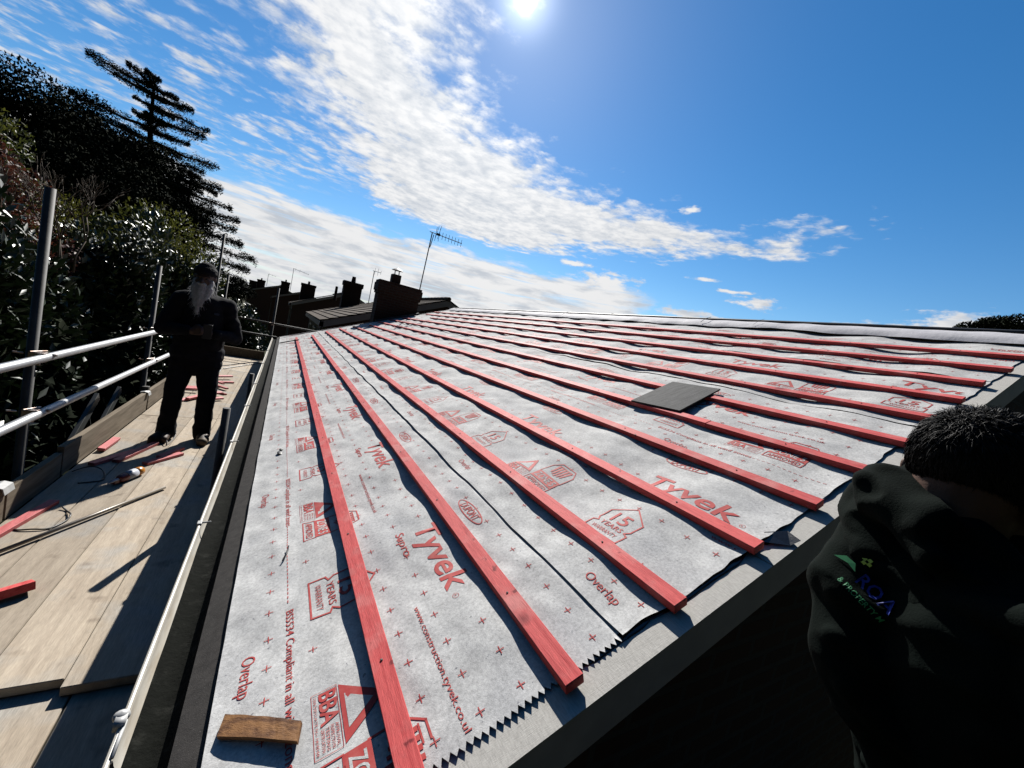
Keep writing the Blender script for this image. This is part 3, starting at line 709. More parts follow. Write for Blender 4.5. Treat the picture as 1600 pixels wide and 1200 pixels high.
pos=['running along the toe board','second out from the toe board','second in from the gutter','running beside the gutter']
for i,(a,b) in enumerate(xs):
    sboard(a,b,[1.55,1.47,1.405,1.36][i],5.25+.03*i,PLAT,'pale scaffold board in front of the bearded man, '+pos[i])
    sboard(a,b,5.26+.03*i,9.1-.02*i,PLAT-.001,'pale scaffold board behind the bearded man, '+pos[i])
    sboard(a,b,9.11-.02*i,11.21,PLAT-.002,'short scaffold board at the far end of the platform, '+pos[i])
for i,(a,b) in enumerate([(-1.20,-.98),(-.975,-.735),(-.73,-.495),(-.488,-.262)]):
    sboard(a-.01,b-.01,-.2,2.0,PLAT-.043,['scaffold board of the lower step nearest the viewer, along the toe board','lower step scaffold board nearest the viewer, second from the toe board','lower step scaffold board nearest the viewer with a dark gap on its right','lower step scaffold board nearest the viewer, beside the gutter clip'][i])
for i in range(4):
    y1=-.22-i*.23
    m=MB(); m.box(-1.3,2.5,y1-.225,y1,PLAT-.08,PLAT-.042) if False else m.box(.1,2.5,y1-.225,y1,PLAT-.042,PLAT-.004)
    o=m.build('scaffold_board',M['board'],bevel=.003); tag(o,['gable scaffold board nearest the wall under the man in the hoodie','gable scaffold board under the hooded man, second from the wall','gable scaffold board under the hooded man, third from the wall','gable scaffold board farthest from the wall below the hooded man'][i],'scaffold board','scaffold boards below the gable')

# ------------------------------------------------------------------ things lying on the platform and roof
def lath(name,a,b,wd,th,z,label,cat,group,mt='offcut',roll=0,taper=0):
    a=Vector((a[0],a[1],z));b=Vector((b[0],b[1],z)); d=(b-a).normalized(); s=Vector((-d.y,d.x,0)); up=Vector((0,0,1)); 
    if roll: q=Matrix.Rotation(roll,3,d); s=q@s; up=q@up
    m=MB(); m.obox((a+b)/2,d,s,up,(b-a).length/2,wd/2,th/2)
    o=m.build(name,M[mt],bevel=.0015); return tag(o,label,cat,group)
G='pink batten offcuts in front of the bearded man'
T=PLAT+.013
lath('batten_offcut',(-1.205,2.40),(-1.105,2.96),.05,.025,T,'long pink batten offcut in the lower left, half in shadow beside the toe board','batten offcut',G)
lath('batten_offcut',(-1.178,3.96),(-1.165,4.285),.05,.025,T+.012,'pale pink offcut lying against the toe board at the corner of the shadow','batten offcut',G,roll=.12)
lath('batten_offcut',(-1.14,3.64),(-.965,4.0),.05,.025,T,'pink offcut lying wholly in the dark shadow, left of the others','batten offcut',G)
lath('batten_offcut',(-1.02,3.72),(-.875,4.24),.05,.025,T+.002,'pink offcut with its lit end beside the black wire by the boots','batten offcut',G)
lath('batten_offcut',(-.83,3.685),(-.64,3.975),.05,.025,T,'pink offcut touching the orange capped bottle, nearest the gutter','batten offcut',G)
lath('batten_offcut',(-.775,3.86),(-.665,4.13),.05,.022,T,'thin pink offcut just behind the one that touches the bottle','batten offcut',G)
lath('batten_offcut',(-1.10,1.82),(-.842,2.005),.05,.038,PLAT+.034,'stubby red block in the foreground at the left edge, tilted up','batten offcut',G,mt='batten',roll=-.25)
G='pink batten offcuts piled behind the bearded man'
pr2=random.Random(5)
pile=[((-1.16,6.95),(-.96,7.02)),((-1.15,6.8),(-.95,6.86)),((-1.14,6.62),(-.93,6.70)),((-1.02,6.05),(-.86,6.42)),((-.96,6.1),(-.80,6.5)),((-.86,6.35),(-.64,6.62)),((-.83,6.9),(-.60,6.72)),((-.80,7.25),(-.62,7.05)),((-.86,7.9),(-.66,8.1)),((-.84,7.6),(-.60,7.75)),((-.80,6.15),(-.60,6.35)),((-.92,7.5),(-.70,7.3))]
words=['far left and lowest of','second up on the left of','third up on the left of','standing between the boots in','lit between the boots, right hand of','pointing at the gutter from','lying crosswise on the right of','just right of the trousers in','farthest back of','second farthest back of','nearest the gutter in','half hidden behind the right leg in']
for i,(a,b) in enumerate(pile):
    lath('batten_offcut',a,b,.05,.025,PLAT+.013+.022*(i%3),'pink offcut %s the pile behind the bearded man'%words[i],'batten offcut',G,roll=pr2.uniform(-.2,.2))
m=MB(); n=10
V=[(-.92+.012*i+.02*nz(i,j,1),8.2+.05*j,PLAT+.01+.10*abs(nz(i*.5,j*.5,3))+.06*(i/5)) for i in range(6) for j in range(8)]
F=[(i*8+j,(i+1)*8+j,(i+1)*8+j+1,i*8+j+1) for i in range(5) for j in range(7)]
m.add(V,F); tag(m.build('membrane_scrap',M['paper'],smooth=True),'crumpled white scrap of membrane behind the right leg of the bearded man','scrap')
m=MB(); m.tube([(-1.096,2.33,-.668),(-.60,3.188,-.672)],.0105,n=12); tag(m.build('rod',M['rod'],smooth=True),'long pale metal rod lying diagonally across the scaffold boards','rod')
m=MB(); m.tube([(-.89,9.1,-.68),(-.60,9.9,-.676),(-.32,10.66,-.68)],.008,n=8); tag(m.build('rod',M['blackwire']),'thin dark rod lying across the far end of the platform','rod')
def wire(pts,r,label):
    P=[Vector(p) for p in pts]; out=[]
    for i in range(len(P)-1):
        p0=P[max(i-1,0)];p1=P[i];p2=P[i+1];p3=P[min(i+2,len(P)-1)]
        for k in range(6):
            t=k/6; out.append(.5*((2*p1)+(p2-p0)*t+(2*p0-5*p1+4*p2-p3)*t*t+(3*p1-p0-3*p2+p3)*t**3))
    out.append(P[-1]); m=MB(); m.tube(out,r,n=8); return tag(m.build('wire',M['blackwire'],smooth=True),label,'wire','black wire offcuts on the platform')
Z=PLAT+.006
wire([(-1.17,2.64,Z),(-1.13,2.605,Z),(-1.07,2.60,Z+.004),(-1.005,2.61,Z),(-.967,2.70,Z),(-.965,2.76,Z+.012),(-1.005,2.835,Z),(-1.04,2.875,Z+.01)],.0045,'bent black wire lying between the long pink batten and the rod')
wire([(-1.20,3.50,Z),(-1.15,3.545,Z+.015),(-1.09,3.53,Z+.03),(-1.03,3.484,Z+.02),(-.985,3.36,Z),(-1.03,3.31,Z),(-1.10,3.28,Z)],.0045,'looped black wire lying in the shadow of the bearded man')
wire([(-.86,4.24,Z),(-.843,4.33,Z+.02),(-.80,4.24,Z+.03),(-.795,4.22,Z),(-.782,4.44,Z),(-.80,4.62,Z+.02)],.0045,'short kinked black wire by the boots of the bearded man')
# sealant bottle on its side
bt=empty('sealant_bottle',(-.86,3.36,PLAT+.035),'sealant bottle with orange base and white label lying on the boards','bottle')
a=Vector((-.895,3.275,PLAT+.035)); d=(Vector((-.80,3.50,PLAT+.035))-a).normalized()
def seg(name,mt,prof):
    m=MB(); m.tube([a+d*t for t,_ in prof],[r for _,r in prof],n=20); return m.build(name,M[mt],bt,smooth=True)
seg('nozzle','labelwhite',[(-.075,.004),(-.02,.010),(.012,.012)]); seg('collar','brownplastic',[(.010,.018),(.03,.030),(.055,.033),(.075,.034)])
seg('label','labelwhite',[(.075,.0345),(.165,.0345)]); seg('base','orange',[(.165,.0342),(.20,.0342),(.225,.031),(.232,.02)])
m=MB(); m.obox(a+d*.02+Vector((-.01,-.01,-.012)),d,Vector((-d.y,d.x,0)),Vector((0,0,1)),.035,.016,.014); m.build('trigger',M['brownplastic'],bt,bevel=.005)
# ladder hung on the outside
lad=empty('ladder',(-1.39,3.4,-1.1),'alloy ladder leaning outside the toe board with its two stile tops showing','ladder')
dl=Vector((0,.83,.56)).normalized()
A=Vector((-1.39,4.50,-.34)); B=Vector((-1.40,5.14,-.40)); 
for tp in (A,B):
    m=MB(); m.obox(tp-dl*1.9,dl,Vector((1,0,0)),dl.cross(Vector((1,0,0))),1.9,.016,.042); m.build('stile',M['ladder'],lad,bevel=.003)
pn=dl.cross(Vector((1,0,0)));
w_=(B-A); w_-=dl*w_.dot(dl)
for k in range(12):
    m=MB(); p=A-dl*(.22+.28*k); m.tube([p,p+w_],.014,n=10); m.build('rung',M['ladder'],lad)
m=MB(); m.obox(A-dl*.55+Vector((.018,0,0)),dl,Vector((1,0,0)),pn,.03,.002,.02); m.build('stile_hole',M['blackflap'],lad)
# slate across two battens
m=MB(); c=Vector(roof(2.262,1.05,.0065)); du_=Vector(roof(1,0,0)); dv_=Vector((0,1,0)); dn_=Vector(roof(0,0,1)); an=.14
ax=du_*math.cos(an)+dv_*math.sin(an); ay=dv_*math.cos(an)-du_*math.sin(an)
m.obox(c,ax,ay,dn_,.228,.160,.005)
tag(m.build('roof_slate',M['slate'],bevel=.0015),'single dark grey slate laid across two pink battens mid roof','slate')
# warped bit of brown wood on the cloth
V=[];F=[]
for i in range(13):
    t=i/12; u=-.018+.152*t; v=.350-.115*t; w=.044-.006*t+.002*nz(t*6,1,1)
    z=-.0165+.004*math.sin(math.pi*t)-.004*(1-t)
    for (dvv,dn) in ((0,-.005),(w,-.003),(w,.007),(0,.005)): V.append(roof(u+.25*dvv,v+dvv,z+dn+.004+.0012*nz(t*9,dvv*40,2)))
for i in range(12):
    for q in range(4): F.append((i*4+q,i*4+(q+1)%4,(i+1)*4+(q+1)%4,(i+1)*4+q))
F+=[(0,1,2,3),(51,50,49,48)]
m=MB(); m.add(V,F); tag(m.build('wood_splinter',M['brownwood']),'warped brown wood offcut lying on the membrane near the eaves','wood offcut')
m=MB(); m.sphere(roof(.077,2.10,-.018),.016,.028,.006,n=10); m.sphere(roof(.083,2.15,-.018),.012,.014,.007,n=8); tag(m.build('bitumen_crumb',M['blackflap']),'small black crumb lying on the pale membrane close to the eaves felt','debris')
m=MB(); m.tube([roof(.10,.93,-.018),roof(.112,.95,-.012),roof(.118,.985,-.016),roof(.12,1.0,-.012)],.003,n=6); tag(m.build('twig',M['blackflap']),'tiny dark twig on the membrane beside the dashed print','twig')
m=MB(); m.tube([roof(-.02,9.3,.0),roof(.16,9.25,.008),roof(.36,9.2,.012)],.011,n=8); tag(m.build('stick',M['darksteel']),'dark stick lying over the lowest batten at the far end','stick')

# ------------------------------------------------------------------ people
def evalmesh(o):
    dg=bpy.context.evaluated_depsgraph_get(); dg.update(); return bpy.data.meshes.new_from_object(o.evaluated_get(dg))
def blob(name,mb,voxel,mt,parent,smooth=6,fn=None,sub=False):
    """union of round cones grown into one continuous skin"""
    me=bpy.data.meshes.new('s'); me.from_pydata(mb.v,[],mb.f); bm=bmesh.new(); bm.from_mesh(me); bmesh.ops.recalc_face_normals(bm,faces=bm.faces); bm.to_mesh(me); bm.free()
    o=bpy.data.objects.new('s',me); COL.objects.link(o)
    r=o.modifiers.new('r','REMESH'); r.mode='VOXEL'; r.voxel_size=voxel
    s=o.modifiers.new('s','SMOOTH'); s.iterations=smooth; s.factor=.5
    me2=evalmesh(o); bpy.data.objects.remove(o); bpy.data.meshes.remove(me)
    if fn:
        n=len(me2.vertices); co_=np.empty(n*3,dtype=np.float32); me2.vertices.foreach_get('co',co_); co_=co_.reshape(-1,3)
        no=np.array([v.normal[:] for v in me2.vertices]); d=np.array([fn(Vector(c),Vector(nn)) for c,nn in zip(co_,no)])
        me2.vertices.foreach_set('co',(co_+no*d[:,None]).astype(np.float32).ravel()); me2.update()
    me2.name=name; me2.materials.clear(); me2.materials.append(M[mt]); me2.polygons.foreach_set('use_smooth',[True]*len(me2.polygons))
    o=bpy.data.objects.new(name,me2); link(o)
    if parent is not None: o.parent=parent; o.matrix_parent_inverse=Matrix.Translation(parent.location).inverted()
    return o
class Fig:
    def __init__(s,base,fwd):
        s.b=Vector(base); s.f=Vector((fwd[0],fwd[1],0)).normalized(); s.r=Vector((-s.f.y,s.f.x,0)); # s.r: the figure's left
    def __call__(s,x,y,z): return s.b+s.r*x+s.f*y+Vector((0,0,z))
    def rot(s): return Matrix((s.r,s.f,Vector((0,0,1)))).transposed()
def hand(m,P,wrist,palm_dir,side,up,thumb_side,curl=.9,s=1.0):
    """palm, four bent fingers of different length and a thumb from the side of the palm"""
    d=palm_dir.normalized(); u=up.normalized(); w=side.normalized()
    pc=wrist+d*.045*s
    for k in (-1,-.33,.33,1): m.cone(wrist+d*.012*s+w*.014*k*s,wrist+d*.085*s+w*.028*k*s,.015*s,.012*s,n=8)
    for k,L in zip((-1,-.35,.3,.95),(.066,.078,.072,.056)):
        p=wrist+d*.088*s+w*.029*k*s; dd=d
        for j,(l,r) in enumerate(((.45,.0092),(.32,.0084),(.23,.0074))):
            dd=(Matrix.Rotation(-curl*(.5+.25*j),3,w)@dd); q=p+dd*L*l*s; m.cone(p,q,r*s,(r-.0008)*s,n=8); p=q
    p=wrist+d*.022*s+w*.026*thumb_side*s
    q=p+(d*.6+w*.7*thumb_side-u*.25)*.042*s; m.cone(p,q,.0135*s,.011*s,n=8)
    q2=q+(d*.9+w*.1*thumb_side-u*.35)*.034*s; m.cone(q,q2,.0105*s,.0085*s,n=8)
def head(m,C,Rm,s=1.0):
    """skull, jaw, nose, brow, ears in head coordinates: x its left, y forward, z up; C = centre of the skull"""
    def p(x,y,z): return C+Rm@Vector((x,y,z))*s
    m.sphere(p(0,-.012,.03),.074*s,.094*s,.082*s,n=20,rot=Rm); m.sphere(p(0,.025,-.02),.064*s,.072*s,.078*s,n=18,rot=Rm)
    m.cone(p(0,.052,-.085),p(0,.058,-.092),.030*s,.026*s); m.cone(p(-.042,.02,-.068),p(0,.056,-.09),.022*s,.026*s); m.cone(p(.042,.02,-.068),p(0,.056,-.09),.022*s,.026*s)
    m.cone(p(0,.088,.012),p(0,.108,-.028),.009*s,.014*s,n=10); m.cone(p(-.012,.098,-.032),p(.012,.098,-.032),.010*s,.010*s,n=8)
    for k in (-1,1):
        m.cone(p(.012*k,.086,.024),p(.048*k,.070,.022),.010*s,.010*s,n=8); m.cone(p(.042*k,.062,-.022),p(.05*k,.05,-.03),.018*s,.018*s,n=8)
        # ear: rim, lobe and back
        e=[(.072,-.004,-.03),(.080,-.018,-.012),(.085,-.026,.012),(.082,-.014,.03),(.075,.002,.022)]
        for a,b in zip(e[:-1],e[1:]): m.cone(p(a[0]*k,a[1],a[2]),p(b[0]*k,b[1],b[2]),.0072*s,.0072*s,n=8)
        m.cone(p(.073*k,-.004,-.03),p(.075*k,-.004,-.036),.008*s,.008*s,n=8); m.cone(p(.070*k,-.004,.0),p(.076*k,-.014,.006),.012*s,.012*s,n=8)
    m.cone(p(-.020,.090,-.052),p(.020,.090,-.052),.008*s,.008*s,n=8); m.cone(p(-.016,.088,-.066),p(.016,.088,-.066),.009*s,.009*s,n=8)
    return p
def strands(name,roots,mt,parent,w=.0012):
    """hair: each strand a tapering curved ribbon from (root, direction, length, bend)"""
    V=[];F=[]
    for (p,d,L,b) in roots:
        s=d.cross(Vector((npr.randn(),npr.randn(),npr.randn()))).normalized()*w; o=len(V)
        for k in range(4):
            t=k/3; c=p+d*L*t+b*t*t; ww=s*(1-.75*t); V+= [tuple(c-ww),tuple(c+ww)]
        for k in range(3): F.append((o+2*k,o+2*k+1,o+2*k+3,o+2*k+2))
    return raw_mesh(name,V,F,M[mt],parent)

# the bearded man, facing the camera, hands together
mb_=empty('person',(-.70,4.47,PLAT),'person with long white beard and dark cap standing on the boards, hands clasped','person')
P=Fig((-.70,4.47,PLAT),(.14,-.99))
HR=P.rot()@Matrix.Rotation(R(12),3,'Z')@Matrix.Rotation(R(-5),3,'X')
m=MB(); C=P(-.03,.03,1.635)
hp=head(m,C,HR,1.0)
m.cone(P(0,-.01,1.44),P(-.02,.01,1.57),.062,.058)
m.cone(P(0,0,.95),P(0,-.01,1.38),.13,.14)
for k in (-1,1):
    m.cone(P(.18*k,-.01,1.40),P(.27*k,.04,1.13),.05,.042); m.cone(P(.27*k,.04,1.13),P(.07*k,.24,1.13),.04,.028)
    m.cone(P(.0,0,1.38),P(.18*k,-.01,1.40),.09,.06)
    m.cone(P(.10*k,0,.92),P(.125*k,.04,.50),.08,.055); m.cone(P(.125*k,.04,.5),P(.14*k,0,.10),.05,.038)
    m.cone(P(.14*k,0,.08),P(.16*k,.16,.04),.04,.035)
hand(m,P,P(.085,.235,1.13),P.r*-1*.85+P.f*.35+Vector((0,0,.25)),Vector((0,0,1)),P.f,1,1.0)
hand(m,P,P(-.085,.235,1.12),P.r*.85+P.f*.40+Vector((0,0,.22)),Vector((0,0,1)),P.f,1,1.0)
blob('body',m,.0055,'skin_dark',mb_,smooth=4)
def folds(scale,amp,seed,st=(1,1,1)):
    def f(c,n):
        q=Vector((c.x*scale*st[0],c.y*scale*st[1],c.z*scale*st[2])); a=noise.noise(q+Vector((seed,0,0))); b=noise.noise(q*2.3+Vector((0,seed,0)))
        return amp*((1-abs(a)*2)*.6+b*.5)
    return f
m=MB()   # jacket
m.cone(P(-.06,0,.86),P(-.05,0,1.10),.145,.145); m.cone(P(.06,0,.86),P(.05,0,1.10),.145,.145); m.cone(P(0,0,1.1),P(0,-.015,1.36),.180,.165); m.cone(P(-.08,0,.80),P(.08,0,.80),.135,.135)
m.cone(P(-.03,.04,.98),P(.03,.04,1.02),.14,.14)
for k in (-1,1):
    m.cone(P(0,-.01,1.41),P(.185*k,-.01,1.395),.10,.085); m.cone(P(.18*k,-.01,1.39),P(.285*k,.03,1.10),.083,.068); m.cone(P(.285*k,.03,1.10),P(.115*k,.22,1.125),.064,.046)
m.cone(P(0,-.01,1.42),P(0,0,1.50),.085,.072)
blob('jacket',m,.011,'jacket',mb_,fn=folds(7,.013,3,(1,1,1.5)))
m=MB()   # trousers
m.cone(P(-.07,0,.90),P(.07,0,.90),.15,.15)
for k,(kx,ky,fx,fy) in zip((-1,1),((-.135,.05,-.155,.01),(.120,.05,.125,.02))):
    m.cone(P(.085*k,0,.86),P(kx,ky,.52),.112,.080); m.cone(P(kx,ky,.52),P(fx,fy,.13),.078,.072); m.cone(P(fx,fy,.14),P(fx,fy+.01,.07),.076,.078)
blob('trousers',m,.011,'jeans',mb_,fn=folds(7,.010,8,(1,1,1.3)))
for (fx,fy,tx,ty) in ((-.155,.0,-.235,.17),(.125,.01,.135,.21)):
    m=MB(); m.cone(P(fx,fy,.06),P(fx,fy,.13),.052,.055); m.cone(P(fx,fy-.03,.042),P(tx,ty,.036),.045,.040); m.cone(P((fx+tx)/2,(fy+ty)/2,.055),P(tx,ty,.042),.045,.042)
    m.cone(P(fx,fy-.03,.02),P(tx,ty,.018),.046,.043)
    bo=blob('boot',m,.007,'boot',mb_,smooth=4)
    if fx>0:
        m=MB(); m.sphere(P(tx,ty+.012,.040),.047,.043,.041,n=14); m.build('toe_cap',M['boottoe'],bo,smooth=True)
        bo.children[0].matrix_parent_inverse=Matrix.Identity(4)
m=MB()   # turban-like cap
m.sphere(hp(0,-.012,.075),.092,.108,.062,n=20,rot=HR); m.sphere(hp(0,-.02,.105),.07,.082,.052,n=18,rot=HR); 
for t in np.linspace(0,2*math.pi,26): m.sphere(hp(.078*math.cos(t),-.012+.094*math.sin(t),.055+.012*math.sin(t)),.020,n=8)
blob('cap',m,.006,'turban',mb_,fn=folds(24,.006,5,(1,1,2.5)))
m=MB()   # beard
for k in (-1,1):
    m.cone(hp(.062*k,.03,-.02),hp(.05*k,.055,-.09),.018,.030); m.cone(hp(.05*k,.055,-.09),hp(.022*k,.120,-.25),.036,.022)
m.cone(hp(0,.075,-.085),hp(0,.150,-.33),.040,.012); m.cone(hp(-.03,.098,-.046),hp(.03,.098,-.046),.011,.011)
be=blob('beard',m,.006,'beard',mb_,fn=folds(40,.007,5,(1,1,.5)))
rts=[]
for v in list(be.data.vertices)[::5]:
    c=Vector(v.co); n=Vector(v.normal); rts.append((c,(n*.5+Vector((0,0,-1))+Vector(npr.randn(3))*.25).normalized(),.03+.02*npr.rand(),Vector((0,0,-.01))))
st_=strands('beard_hair',rts,'beard',None,.0010); st_.parent=be; 
m=MB(); m.obox(P(.045,.30,1.15),P.r,P.f,Vector((0,0,1)),.036,.005,.07); ph_=m.build('phone',M['blackflap'],bevel=.004); tag(ph_,'small dark phone held in the clasped hands of the bearded man','phone')
m=MB(); m.obox(P(.10,.150,1.32),P.r,P.f,Vector((0,0,1)),.020,.006,.009); lg=m.build('chest_badge',M['badge'],mb_)
for k in (-1,1):
    m=MB(); m.sphere(hp(.031*k,.076,.006),.0125,n=12); m.build('eye',M['blackflap'],mb_,smooth=True)

# the man in the hoodie: his back to the roof, right arm towards the camera, head bent down and turned away
BX,BY=.865,-.420
mr=empty('person',(BX,BY,PLAT),'person in dark hooded sweatshirt with short black hair seen from behind below the roof edge','person')
Q=Fig((BX,BY,PLAT+.07),(.66,-.75))
Q0=Q
def Q(x,y,z): return Q0(x,y+.30*min(.46,max(0,1.36-z)),z)     # he leans over the edge
Q.r=Q0.r; Q.f=Q0.f
QH=Fig((.855,-.400,PLAT),(.94,-.30))
HQ=QH.rot()@Matrix.Rotation(R(-14),3,'X')@Matrix.Rotation(R(3),3,'Y')
m=MB(); C2=QH(0,0,1.545)
hq=head(m,C2,HQ,.93)
m.cone(Q(.0,.0,1.38),C2+HQ@Vector((0,-.022,-.075)),.060,.050); m.cone(C2+HQ@Vector((0,-.022,-.075)),C2+HQ@Vector((0,-.03,-.01)),.050,.056)
m.cone(Q(0,0,.92),Q(0,.0,1.30),.10,.10)
for k in (-1,1):
    m.cone(Q(0,.0,1.35),Q(.15*k,.01,1.35),.06,.05); m.cone(Q(.17*k,.01,1.36),Q(.24*k,.06,1.08),.048,.04); m.cone(Q(.24*k,.06,1.08),Q(.15*k,.28,1.02),.038,.028)
    m.cone(Q(.10*k,0,.90),Q(.11*k,.03,.48),.08,.055); m.cone(Q(.11*k,.03,.48),Q(.12*k,-.02,.1),.05,.038); m.cone(Q(.12*k,-.02,.05),Q(.13*k,.14,.04),.04,.035)
    hand(m,Q,Q(.15*k,.29,1.02),Q.f*.8-Q.r*k*.3-Vector((0,0,.3)),Vector((0,0,1)),-Q.r*k,1,.7)
blob('body',m,.005,'skin',mr,smooth=4)
m=MB()   # sweatshirt
m.cone(Q(-.06,0,.86),Q(.06,0,.86),.125,.125)
for k in (-1,1):
    m.cone(Q(.06*k,0,.9),Q(.06*k,-.01,1.28),.118,.130)
    sz=1.365 if k>0 else 1.305; m.cone(Q(.02*k,-.02,sz+.005),Q(.165*k,.01,sz),.088,.078); m.cone(Q(.165*k,.01,sz),Q(.250*k,.05,1.07),.078,.066); m.cone(Q(.25*k,.05,1.07),Q(.155*k,.27,1.02),.068,.046)
# bunched cloth: soft ridges across the back and round the near sleeve
FB=[((.10,-.125,1.20),(-.10,-.135,1.27),.020,.010),((.08,-.130,1.10),(-.13,-.120,1.17),.018,.010),((.02,-.135,1.02),(-.16,-.105,1.06),.022,.010),((-.02,-.14,.96),(-.17,-.09,.98),.026,.012),
    ((-.17,-.06,1.36),(-.05,-.12,1.33),.018,.012),((-.20,-.05,1.27),(-.09,-.125,1.22),.018,.010),((-.22,-.03,1.19),(-.10,-.12,1.12),.016,.010),((-.30,.03,1.10),(-.20,-.03,1.13),.018,.012),((-.31,.06,1.05),(-.21,-.01,1.04),.018,.012)]
for a,b,r1,r2 in FB: m.cone(Q(a[0],a[1]+.012,a[2]),Q(b[0],b[1]+.010,b[2]),r1*.85,r2*.85,n=10)
# near elbow pushed out towards the roof, cloth creased round it
for a,b,r1,r2 in (((.795,-.325,.66),(.775,-.352,.560),.056,.050),((.775,-.352,.560),(.845,-.475,.40),.048,.060),((.83,-.33,.74),(.795,-.325,.66),.05,.058)): m.cone(a,b,r1,r2)
for a,b,r1,r2 in (((.735,-.335,.60),(.755,-.44,.585),.014,.008),((.745,-.315,.655),(.75,-.44,.665),.016,.008),((.77,-.31,.70),(.755,-.43,.735),.014,.008),((.735,-.36,.545),(.76,-.45,.50),.014,.008)): m.cone(a,b,r1,r2,n=10)
def hood_fold(c,n):
    q=c*7; a=noise.noise(Vector((q.x*.8,q.y*.8,q.z*2.2+q.x*.9))); b=noise.noise(c*24+Vector((3,1,2))); return .008*(1-abs(a)*2.2)+.003*b
sw=blob('sweatshirt',m,.006,'hoodie',mr,smooth=4,fn=hood_fold)
m=MB()   # seam of the near sleeve
pts=[]
for t in np.linspace(0,1,10): pts.append(Q(-.165-.012*math.sin(t*3.1),-.080+.01*t,1.40-.20*t)-Q.r*0)
m=MB()   # hood lying in rolls behind the neck
NB=Vector(Q(0,-.005,1.405))
for (r0,z0,rr,a0,a1,ti) in ((.088,.0,.032,-.6,3.74,.02),(.098,-.035,.036,.1,3.05,-.01),(.080,.030,.024,-.2,3.3,.03)):
    prev=None
    for t in np.linspace(a0,a1,16):
        c=NB+Q.r*(r0*1.15*math.cos(t))-Q.f*(r0*.95*math.sin(t)-.01)+Vector((0,0,z0+ti*math.sin(t)-.035*(math.sin(t)<.1)+.048*math.cos(t)-.012))
        if prev is not None: m.cone(prev,c,rr,rr,n=10)
        prev=c
m.cone(NB+Q.r*.03-Q.f*.10+Vector((0,0,.035)),NB-Q.r*.06-Q.f*.10+Vector((0,0,.01)),.040,.032)
m.cone(NB-Q.f*.10+Vector((0,0,-.06)),NB+Q.r*.05-Q.f*.11+Vector((0,0,.0)),.040,.036)
m.cone(NB+Q.r*.02-Q.f*.13+Vector((0,0,.03)),NB-Q.r*.09-Q.f*.10+Vector((0,0,-.02)),.024,.018)
blob('hood',m,.005,'hoodie',sw,smooth=4,fn=lambda c,n:.0065*(1-abs(noise.noise(Vector((c.x*13,c.y*13,c.z*24))))*2.6)+.004*noise.noise(c*34))
# hair
rts=[]
def hairline(v):   # in head coordinates
    x,y,z=v
    lim=.006 if y>-.01 else .006-.085*min(1,(-y-.01)/.05)
    if y>.045: lim=.012+1.3*(y-.045)
    return z>lim
m=MB(); m.sphere(hq(0,-.014,.034),.0716,.0902,.0781,n=30,rot=HQ)
hb=MB(); inv=HQ.transposed()
for f in m.f:
    c=sum((Vector(m.v[i]) for i in f),Vector())/len(f); l=inv@(c-C2)
    if hairline(l): hb.add([m.v[i] for i in f],[tuple(range(len(f)))])
hr=hb.build('hair',M['hair'],mr,smooth=True)
k=0
while k<17000:
    t=npr.rand()*2*math.pi; zz=npr.uniform(-1,1); s_=math.sqrt(1-zz*zz); l=Vector((.077*s_*math.cos(t),-.014+.097*s_*math.sin(t),.034+.084*zz))
    if not hairline(l): continue
    n=Vector((l.x/.077**2,(l.y+.014)/.097**2,(l.z-.034)/.084**2)).normalized()
    top_=max(0,min(1,(l.z-.01)/.085)); sw_=nz(l.x*28,l.y*28,l.z*28); L=.006+.015*top_+.007*npr.rand()*npr.rand()
    fl=Vector((.35*sw_,.55,-.35-.5*(1-top_))); fl=(fl-n*fl.dot(n)*.9)
    d=(n*(.14+.13*top_)+fl+Vector(npr.randn(3))*.20).normalized()
    rts.append((C2+HQ@(l*.93),HQ@d,L,HQ@(Vector((.25*sw_,.15,-.25))-n*.35)*L*.8)); k+=1
strands('hair_strands',rts,'hair',hr,.0005)
m=MB(); ec=hq(-.081,-.004,-.050); m.tube([ec+HQ@Vector((0,.010*math.cos(t),.010*math.sin(t))) for t in np.linspace(0,2*math.pi,17)],.0026,n=8,caps=False); m.build('earring',M['gold'],mr,smooth=True)
m=MB()
m.cone(Q(-.07,0,.88),Q(.07,0,.88),.13,.13)
for k in (-1,1): m.cone(Q(.085*k,0,.84),Q(.11*k,.03,.5),.11,.08); m.cone(Q(.11*k,.03,.5),Q(.12*k,-.02,.1),.078,.068)
blob('trousers',m,.012,'jeans',mr,fn=folds(10,.01,2,(1,1,1.8)))
for k in (-1,1):
    m=MB(); m.cone(Q(.12*k,-.02,.05),Q(.12*k,-.02,.12),.05,.053); m.cone(Q(.12*k,-.05,.04),Q(.135*k,.15,.038),.044,.042); blob('boot',m,.008,'boot',mr,smooth=4)
